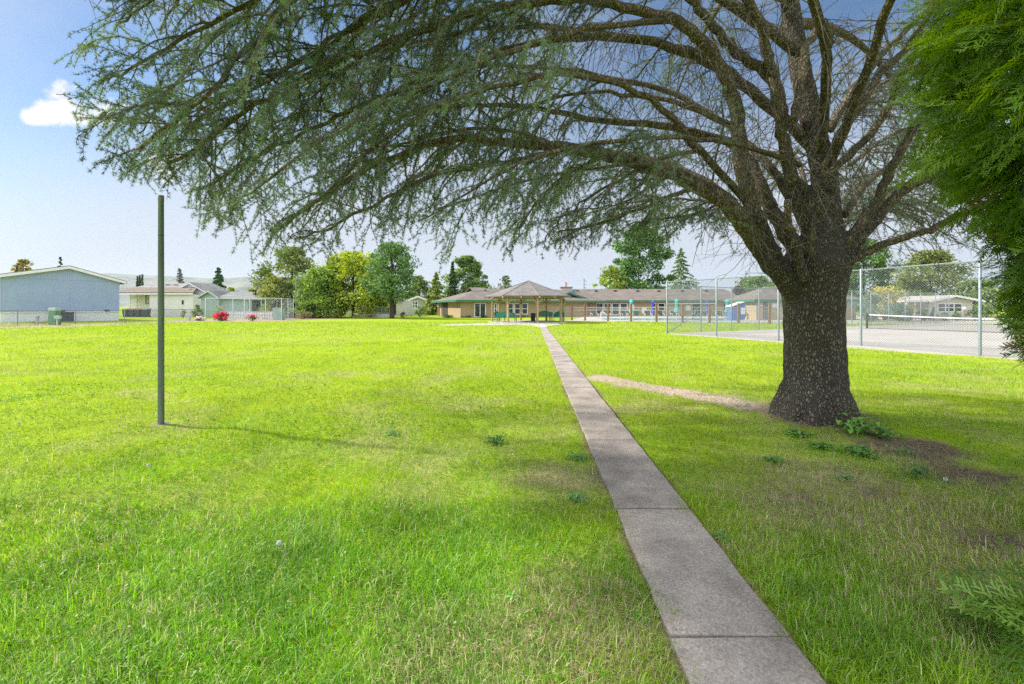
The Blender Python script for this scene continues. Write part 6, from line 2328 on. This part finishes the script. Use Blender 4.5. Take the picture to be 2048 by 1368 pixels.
def make_chair():
    t = thing('pool_chair', 'x', 'chair', (0, 0, 0), 0, 'pool chairs across the water')
    b_ = MB()
    for s_ in (-.42, .42):
        b_.tube([(s_, -.35, 0), (s_, -.38, .42), (s_, -.1, .62), (s_, .35, .62)], .022, 6, True)
        b_.tube([(s_, .35, 0), (s_, .3, .4), (s_, .48, .98)], .022, 6, True)
    b_.tube([(-.42, .48, .98), (-.3, .52, 1.08), (.3, .52, 1.08), (.42, .48, .98)], .022, 6)
    b_.build('frame', CREAM, t, smooth=True)
    MB().poly([(-.4, -.36, .38), (.4, -.36, .38), (.4, .3, .36), (-.4, .3, .36)], (0, 0, .03)).build('seat', SLING, t)
    MB().poly([(-.4, .3, .40), (.4, .3, .40), (.4, .48, .98), (.3, .52, 1.05), (-.3, .52, 1.05), (-.4, .48, .98)], (0, .03, .0)).build('backrest', SLING, t)
    return t


chair0 = make_chair()
CH = [(1189, 60, 'dark sling chair under the first tall window'), (1214, 60.5, 'dark sling chair behind the second brown fence post'), (1249, 59.5, 'dark sling chair under the fourth tall window'), (1259, 61, 'dark sling chair half behind the third brown post'),
      (1272.5, 59.5, 'dark sling chair right of the third brown post'), (1296, 59.5, 'dark sling chair below the white notice board'), (1306, 61, 'dark sling chair under the blue parasol by the windows'), (1321, 59.5, 'dark sling chair under the paired windows'),
      (1349, 58.5, 'dark sling chair under the teal parasol by the fence corner'), (1391, 58.5, 'dark sling chair in front of the dark wing door'), (1411, 58, 'dark sling chair at the second blue parasol'), (1440, 57.5, 'dark sling chair between the blue and teal parasols'), (1459, 57, 'dark sling chair beside the blue canvas shed')]
for k, (p_, d_, lab) in enumerate(CH):
    o = chair0 if k == 0 else copy_tree(chair0)
    o.location = (X(p_, d_), d_, .03)
    o.rotation_euler = (0, 0, random.uniform(-.35, .35) + (math.pi if k % 5 == 4 else 0))
    o['label'] = lab
t = thing('pool_handrail', 'curved white handrail at the pool steps', 'handrail', (X(1203, 52), 52, .03))
for y_ in (0, .6):
    MB().tube([(0, y_, 0), (0, y_, .75), (.08, y_, .92), (.2, y_, .95), (.75, y_, .55), (.8, y_, .0)], .03, 8).build('rail', WHITE, t, smooth=True)

# blue canvas shed by the pool
d = 50
xa = X(1463, d)
CANV = mat('blue_tarp', (.06, .14, .33), .7, .2, 3, .3, 8)
t = thing('canvas_shed', 'blue canvas pool shed with sloped roof and white panel', 'shed', (xa, d, .03))
px2 = lambda p_: X(p_, d) - xa
MB().poly([(0, 0, 0), (px2(1477), 0, 0), (px2(1477), 0, H(611, d)), (0, 0, H(614.5, d))], (0, 1.2, 0)).build('body', CANV, t)
MB().poly([(px2(1477.2), -.2, .02), (px2(1487), -.2, .1), (px2(1491), -.2, .6), (px2(1490), -.2, H(618, d)), (px2(1487), -.2, H(605.5, d)), (px2(1477.2), -.2, H(610, d))], (0, 1.0, 0)).build('side_flap', CANV, t)
MB().box(px2(1479.5), px2(1488.5), -.24, -.205, H(629, d), H(616, d)).build('panel', SIGNW, t)
MB().poly([(-.1, -.3, H(614, d)), (px2(1487), -.3, H(605, d)), (px2(1487), 1.3, H(605, d)), (-.1, 1.3, H(614, d))], (0, 0, .07)).build('roof_edge', CREAM, t)

# ------------------------------------------------------------------ gazebo
GX0, GD = X(1057, 45), 45.0
gaz = thing('gazebo', 'octagonal timber gazebo with grey shingle roof at the end of the path', 'gazebo', (GX0, GD, 0))
TIMB = mat('gazebo_timber', (.40, .30, .155), .75, .18, 4, stretch=(1, 1, .3))
TIMD = mat('gazebo_beam', (.33, .24, .12), .75, .2, 4)
AR = R(-90 + 11)      # one corner post turned a little off the view line


def oct_(r, k, z_):
    a_ = AR + k * math.pi / 4
    return Vector((r * math.cos(a_), r * math.sin(a_), z_))


MB().poly([oct_(4.25, k + .0, .07) for k in range(8)], (0, 0, -.15)).build('floor_slab', PALE, gaz, bevel=.02)
RPOST, HP = 3.72, 2.42
for k in range(8):
    q = oct_(RPOST, k, 0)
    a_ = AR + k * math.pi / 4
    o = MB().box(-.085, .085, -.085, .085, .07, HP).build('post', TIMB, gaz)
    o.location = q
    o.rotation_euler = (0, 0, a_)
    b = MB()
    for s_ in (-1, 1):
        b.tube([(0, 0, 1.75), (0, s_ * .16, 2.0), (0, s_ * .5, HP - .02)], .05, 4)
        b.box(-.02, .02, min(0, s_ * .3), max(0, s_ * .3), 2.19, 2.26)
    br_ = b.build('brace', TIMB, o)
b = MB()
for k in range(8):
    a0_, a1_ = oct_(RPOST + .04, k, HP), oct_(RPOST + .04, k + 1, HP)
    b.poly([a0_, a1_, a1_ + Vector((0, 0, .26)), a0_ + Vector((0, 0, .26))], (a0_ + a1_).normalized() * -.09 * 1.0)
b.build('beam', TIMD, gaz)
RE, ZE, ZA = 4.55, 2.56, 4.12
b = MB()
for k in range(8):
    b.poly([oct_(RE, k, ZE), oct_(RE, k + 1, ZE), Vector((0, 0, ZA))], (0, 0, .09))
groof = b.build('roof', roof_mat('gazebo_shingle', (.22, .20, .185), .14), gaz)
b = MB()
for k in range(8):
    b.tube([oct_(RE + .02, k, ZE + .085), Vector((0, 0, ZA + .1))], .045, 5)
b.build('ridge_cap', mat('ridge_cap', (.17, .15, .14), .9, .2, 4), groof)
for k in range(16):
    f = k / 2
    tip = oct_(RE + .1, math.floor(f), ZE - .05) if k % 2 == 0 else (oct_(RE + .1, math.floor(f), ZE - .05) + oct_(RE + .1, math.floor(f) + 1, ZE - .05)) / 2
    u = Vector((tip.x, tip.y, 0)).normalized()
    inn = Vector((0, 0, ZA - .14))
    s_ = Vector((-u.y, u.x, 0)) * .045
    MB().add([tip + s_ - Vector((0, 0, .12)), tip - s_ - Vector((0, 0, .12)), tip - s_, tip + s_, inn + s_ - Vector((0, 0, .14)), inn - s_ - Vector((0, 0, .14)), inn - s_, inn + s_],
             [(0, 1, 2, 3), (7, 6, 5, 4), (0, 4, 5, 1), (1, 5, 6, 2), (2, 6, 7, 3), (3, 7, 4, 0)]).build('rafter', TIMB, gaz)
MB().lathe([(.3, ZA - .02), (.14, ZA + .1), (.02, ZA + .17)], 8).build('finial', mat('ridge_cap', (.17, .15, .14), .9), gaz)

# pale concrete aprons running to the gazebo
b = MB()
q = [G(876, 650.2), G(890, 652), G(985, 651.2), G(1030, 650.6), G(1030, 648), G(985, 646.6)]
b.poly([(p_.x, p_.y, .032) for p_ in q], (0, 0, -.08))
b.poly([(path_l(33.4) , 33.4, .04), (path_r(33.4), 33.4, .04), (path_r(35) + .25, 35.5, .04), (path_r(37) + 1.4, 37.6, .04), (4.2, 41, .04), (-.5, 41, .04), (path_l(37) - 1.6, 38.4, .04), (path_l(35) - .3, 36, .04)], (0, 0, -.08))
tag(b.build('walkway', PALE), kind='structure')

# benches
BENCH = mat('bench_green', (.015, .26, .17), .4, .12, 3)
BIRON = mat('bench_iron', (.05, .10, .08), .5, .1, 5)


def make_bench():
    t = thing('park_bench', 'x', 'bench', (0, 0, 0), 0, 'green metal benches in the gazebo')
    n_ = 15
    top = [(-.95 + 1.9 * k / (n_ - 1), .0, .86 + .17 * math.sin(math.pi * k / (n_ - 1)) ** 1.6) for k in range(n_)]
    b_ = MB()
    lo = [(x_, 0, .50) for x_, _, _ in top]
    for k in range(n_ - 1):
        # back plate with slots
        x0, x1 = lo[k][0] + .012, lo[k + 1][0] - .012
        b_.poly([(x0, .0, .52), (x1, .0, .52), (x1, .12, top[k + 1][2] - .03), (x0, .12, top[k][2] - .03)], (0, .02, 0))
    b_.tube([(p_[0], .13, p_[2]) for p_ in top], .028, 6)
    b_.tube([(-.95, .0, .5), (.95, .0, .5)], .022, 6)
    b_.tube([(-.95, .07, .70), (.95, .07, .70)], .018, 6)
    b_.build('backrest', BENCH, t)
    b_ = MB()
    for k in range(8):
        b_.box(-.95, .95, -.50 + k * .063, -.452 + k * .063, .42 + .004 * (k % 2), .445)
    b_.build('seat', BENCH, t)
    for s_ in (-.92, .92):
        MB().tube([(s_, -.48, .07), (s_, -.46, .64), (s_, -.2, .66), (s_, .1, .70)], .024, 6).build('armrest', BIRON, t, smooth=True)
    for s_ in (-.9, .9, ):
        for y_ in (-.42, .05):
            MB().tube([(s_, y_ * 1.15, 0), (s_, y_, .43)], .026, 6).build('leg', BIRON, t)
    return t


bench0 = make_bench()
for k, (p_, d_, rz, lab) in enumerate(((1012, 42.9, R(14), 'long green metal bench nearest in the gazebo, left of the centre front post'), (996, 45.6, R(75), 'green metal bench half hidden behind the long front bench'),
                                      (1088, 47.7, R(-20), 'shaded green metal bench at the back of the gazebo right of the bin'), (1117, 44.6, R(-62), 'green metal bench between the two right gazebo posts'))):
    o = bench0 if k == 0 else copy_tree(bench0)
    o.location = (X(p_, d_), d_, .07)
    o.rotation_euler = (0, 0, rz)
    o['label'] = lab
t = thing('litter_bin', 'black round litter bin inside the gazebo', 'bin', (X(1066, 47), 47, .07))
MB().lathe([(.2, 0), (.24, .02), (.25, .66), (.24, .7)], 16).build('body', mat('black_bin', (.02, .02, .02), .5, .1), t, smooth=True)
MB().lathe([(.26, .70), (.27, .72), (.27, .78), (.1, .84)], 16).build('lid', mat('black_bin', (.02, .02, .02), .5, .1), t, smooth=True)

# ------------------------------------------------------------------ tennis court fence and net
H_T = 3.08
near_d = [0, 2.75, 6.0, 9.0, 12.75, 15.4, 18.5]
npts = [at(1334, 26.0), at(1433, 23.0), at(1557, 20.1), at(1722, 17.6), at(1960, 14.0), at(2300, 11.2)]
link_fence('tennis_fence', 'tall chain link tennis fence running from the corner post toward the thuja', npts, H_T, .042, .028, .085, .0032, STEEL, WIRE)
t = [o for o in bpy.data.objects if o.name.startswith('tennis_fence')][-1]
b = MB()
b.tube([npts[0] + Vector((0, 0, 1.75)), npts[1] + Vector((0, 0, 1.75))], .025, 6)
b.tube([npts[0] + Vector((0.05, 0, .1)), npts[1] + Vector((0, 0, 1.72))], .018, 6)
b.build('brace', STEEL, t)
fpts = [at(1334, 26.0) + Vector((.02, .02, 0)), at(1402, 27.0), at(1463, 28.6), at(1518, 29.6)]
k = 0
while len(fpts) < 14:
    fpts.append(fpts[-1] + Vector((2.55, 1.28, 0)))
link_fence('tennis_fence', 'far chain link tennis fence along the grass strip beside the pool', fpts, 2.85, .036, .026, .08, .0024, STEEL, WIRE)
t = [o for o in bpy.data.objects if o.name.startswith('tennis_fence')][-1]
b = MB()
b.tube([fpts[0] + Vector((0, 0, 1.75)), fpts[1] + Vector((0, 0, 1.8)), fpts[2] + Vector((0, 0, 1.8))], .022, 6)
b.tube([fpts[1] + Vector((0.05, 0, 1.75)), fpts[0] + Vector((.3, 0, .15))], .018, 6)
b.build('brace', STEEL, t)
NETP = at(1734, 31.4)
nd = Vector((3.7, -5.4, 0)).normalized()
t = thing('tennis_net', 'sagging tennis net with white top band across the pale court', 'net')
for q in (NETP, NETP + nd * 12.8):
    o = MB().tube([(0, 0, 0), (0, 0, 1.1)], .075, 10).build('post', mat('net_post', (.05, .055, .05), .5), t, smooth=True)
    o.location = q + Vector((0, 0, .03))
b, bb = MB(), MB()
n_ = 26
tops = []
for k in range(n_ + 1):
    f = k / n_
    q = NETP + nd * (.12 + 12.5 * f)
    tops.append(q + Vector((0, 0, 1.05 - .16 * math.sin(math.pi * f))))
for a_, c_ in zip(tops[:-1], tops[1:]):
    bb.poly([a_, c_, c_ - Vector((0, 0, .07)), a_ - Vector((0, 0, .07))], (.012, .01, 0))
NETM = mat('net_cord', (.03, .032, .035), .7)
m_ = MB()
for k in range(1, 14):
    z_ = k * .075
    for a_, c_ in zip(tops[:-1], tops[1:]):
        m_.poly([Vector((a_.x, a_.y, .06 + (a_.z - .13) * k / 14)), Vector((c_.x, c_.y, .06 + (c_.z - .13) * k / 14)), Vector((c_.x, c_.y, .06 + (c_.z - .13) * k / 14 + .007)), Vector((a_.x, a_.y, .06 + (a_.z - .13) * k / 14 + .007))], (.004, .003, 0))
for k in range(170):
    q = NETP + nd * (.12 + 12.5 * k / 170)
    zt = np.interp(k / 170, np.linspace(0, 1, n_ + 1), [v.z for v in tops]) - .06
    m_.poly([(q.x, q.y, .06), (q.x + .007 * nd.x, q.y + .007 * nd.y, .06), (q.x + .007 * nd.x, q.y + .007 * nd.y, zt), (q.x, q.y, zt)], (.004, .003, 0))
m_.build('net_mesh', NETM, t)
b.tube([NETP + nd * .12 + Vector((0, 0, .06)), NETP + nd * 12.6 + Vector((0, 0, .06))], .018, 5)
b.build('bottom_cord', NETM, t)
bb.build('top_band', WHITE, t)

# ------------------------------------------------------------------ beige bungalow on the right
d = 50.5
xa = X(1858, d)
t = thing('bungalow', 'low beige bungalow with white window frames and flat carport roof', 'house', (xa, d, 0))
px2 = lambda p_: X(p_, d) - xa
ze, zp = H(601.5, d), H(592, d)
MB().box(0, px2(1945), 0, 9, -.05, ze).poly([(0, 0, ze), (px2(1945), 0, ze), (px2(1901), 0, zp - .1)], (0, .3, 0)).build('wall', siding('beige_siding', (.60, .55, .47), 2, .22, .3), t)
rb = MB()
rb.poly([(-.4, -.6, ze - .05), (px2(1901), -.6, zp), (px2(1901), 9, zp), (-.4, 9, ze - .05)], (0, 0, .1))
rb.poly([(px2(1901), -.6, zp), (px2(1958), -.6, ze - .05), (px2(1958), 9, ze - .05), (px2(1901), 9, zp)], (0, 0, .1))
rb.build('roof', roof_mat('beige_roof', (.52, .47, .42)), t)
fb = MB()
fb.poly([(-.45, -.65, ze - .2), (px2(1901), -.65, zp - .12), (px2(1901), -.65, zp + .12), (-.45, -.65, ze + .05)], (0, .04, 0))
fb.poly([(px2(1901), -.65, zp - .12), (px2(1959), -.65, ze - .2), (px2(1959), -.65, ze + .05), (px2(1901), -.65, zp + .12)], (0, .04, 0))
fb.build('fascia', WHITE, t)
window(t, px2(1874), px2(1924), H(624.5, d), H(606, d), 0, WHITE, .12, (.33, .67), (.5,))
MB().box(px2(1811), -.02, -.3, 5, H(604, d), H(600.3, d)).build('carport_roof', WHITE, t)
MB().box(px2(1830), -.05, 4, 4.2, 0, H(604, d)).build('carport_wall', DARK, t)  # near-black colour stands in for the carport's shaded interior
for p_ in (1813, 1829):
    MB().box(px2(p_) - .06, px2(p_) + .06, -.1, .02, 0, H(604, d)).build('carport_post', WHITE, t)
MB().box(px2(1936), px2(1944.5), -.04, 0, H(622.5, d), H(620, d)).build('trim', mat('brown_cap', (.22, .16, .11), .8), t)
t = thing('lamp_post', 'brown garden lamp post with white globe before the bungalow', 'lamp post', (X(1928.5, 47.8), 47.8, 0))
MB().tube([(0, 0, 0), (0, 0, 1.25)], .06, 8).build('shaft', WOODP, t, smooth=True)
MB().lathe([(.04, 1.24), (.12, 1.28), (.17, 1.38), (.15, 1.5), (.05, 1.56)], 12).build('globe', mat('white_globe', (.8, .8, .78), .3), t, smooth=True)

# utility poles
for p_, d_, top_, lab in ((1168, 130, 556.5, 'far utility pole with short arms rising behind the clubhouse roof'), (1491.5, 125, 541, 'far utility pole rising above the tennis fence')):
    hh = H(top_, d_)
    t = thing('utility_pole', lab, 'utility pole', (X(p_, d_), d_, 0), 0, 'far utility poles')
    MB().tube([(0, 0, 0), (0, 0, hh)], [.17, .12], 8).build('shaft', mat('grey_pole', (.25, .24, .23), .8), t)
    b = MB()
    for j in range(4):
        b.box(0.1, .75, -.06, .06, hh - .9 - j * 1.0, hh - .75 - j * 1.0)
    b.build('crossarm', mat('grey_pole', (.25, .24, .23), .8), t)


# ------------------------------------------------------------------ the air between here and the hills
hz = MB().box(-9500, 9500, -9500, 9500, -4, 430)
m, n, l = new_mat('haze')
out = n.new('ShaderNodeOutputMaterial')
pv = n.new('ShaderNodeVolumePrincipled')
pv.inputs['Color'].default_value = (0.72, 0.83, 1.0, 1)
pv.inputs['Density'].default_value = 0.00006
pv.inputs['Anisotropy'].default_value = 0.2
l.new(pv.outputs[0], out.inputs['Volume'])
tag(hz.build('haze', m), kind='stuff')
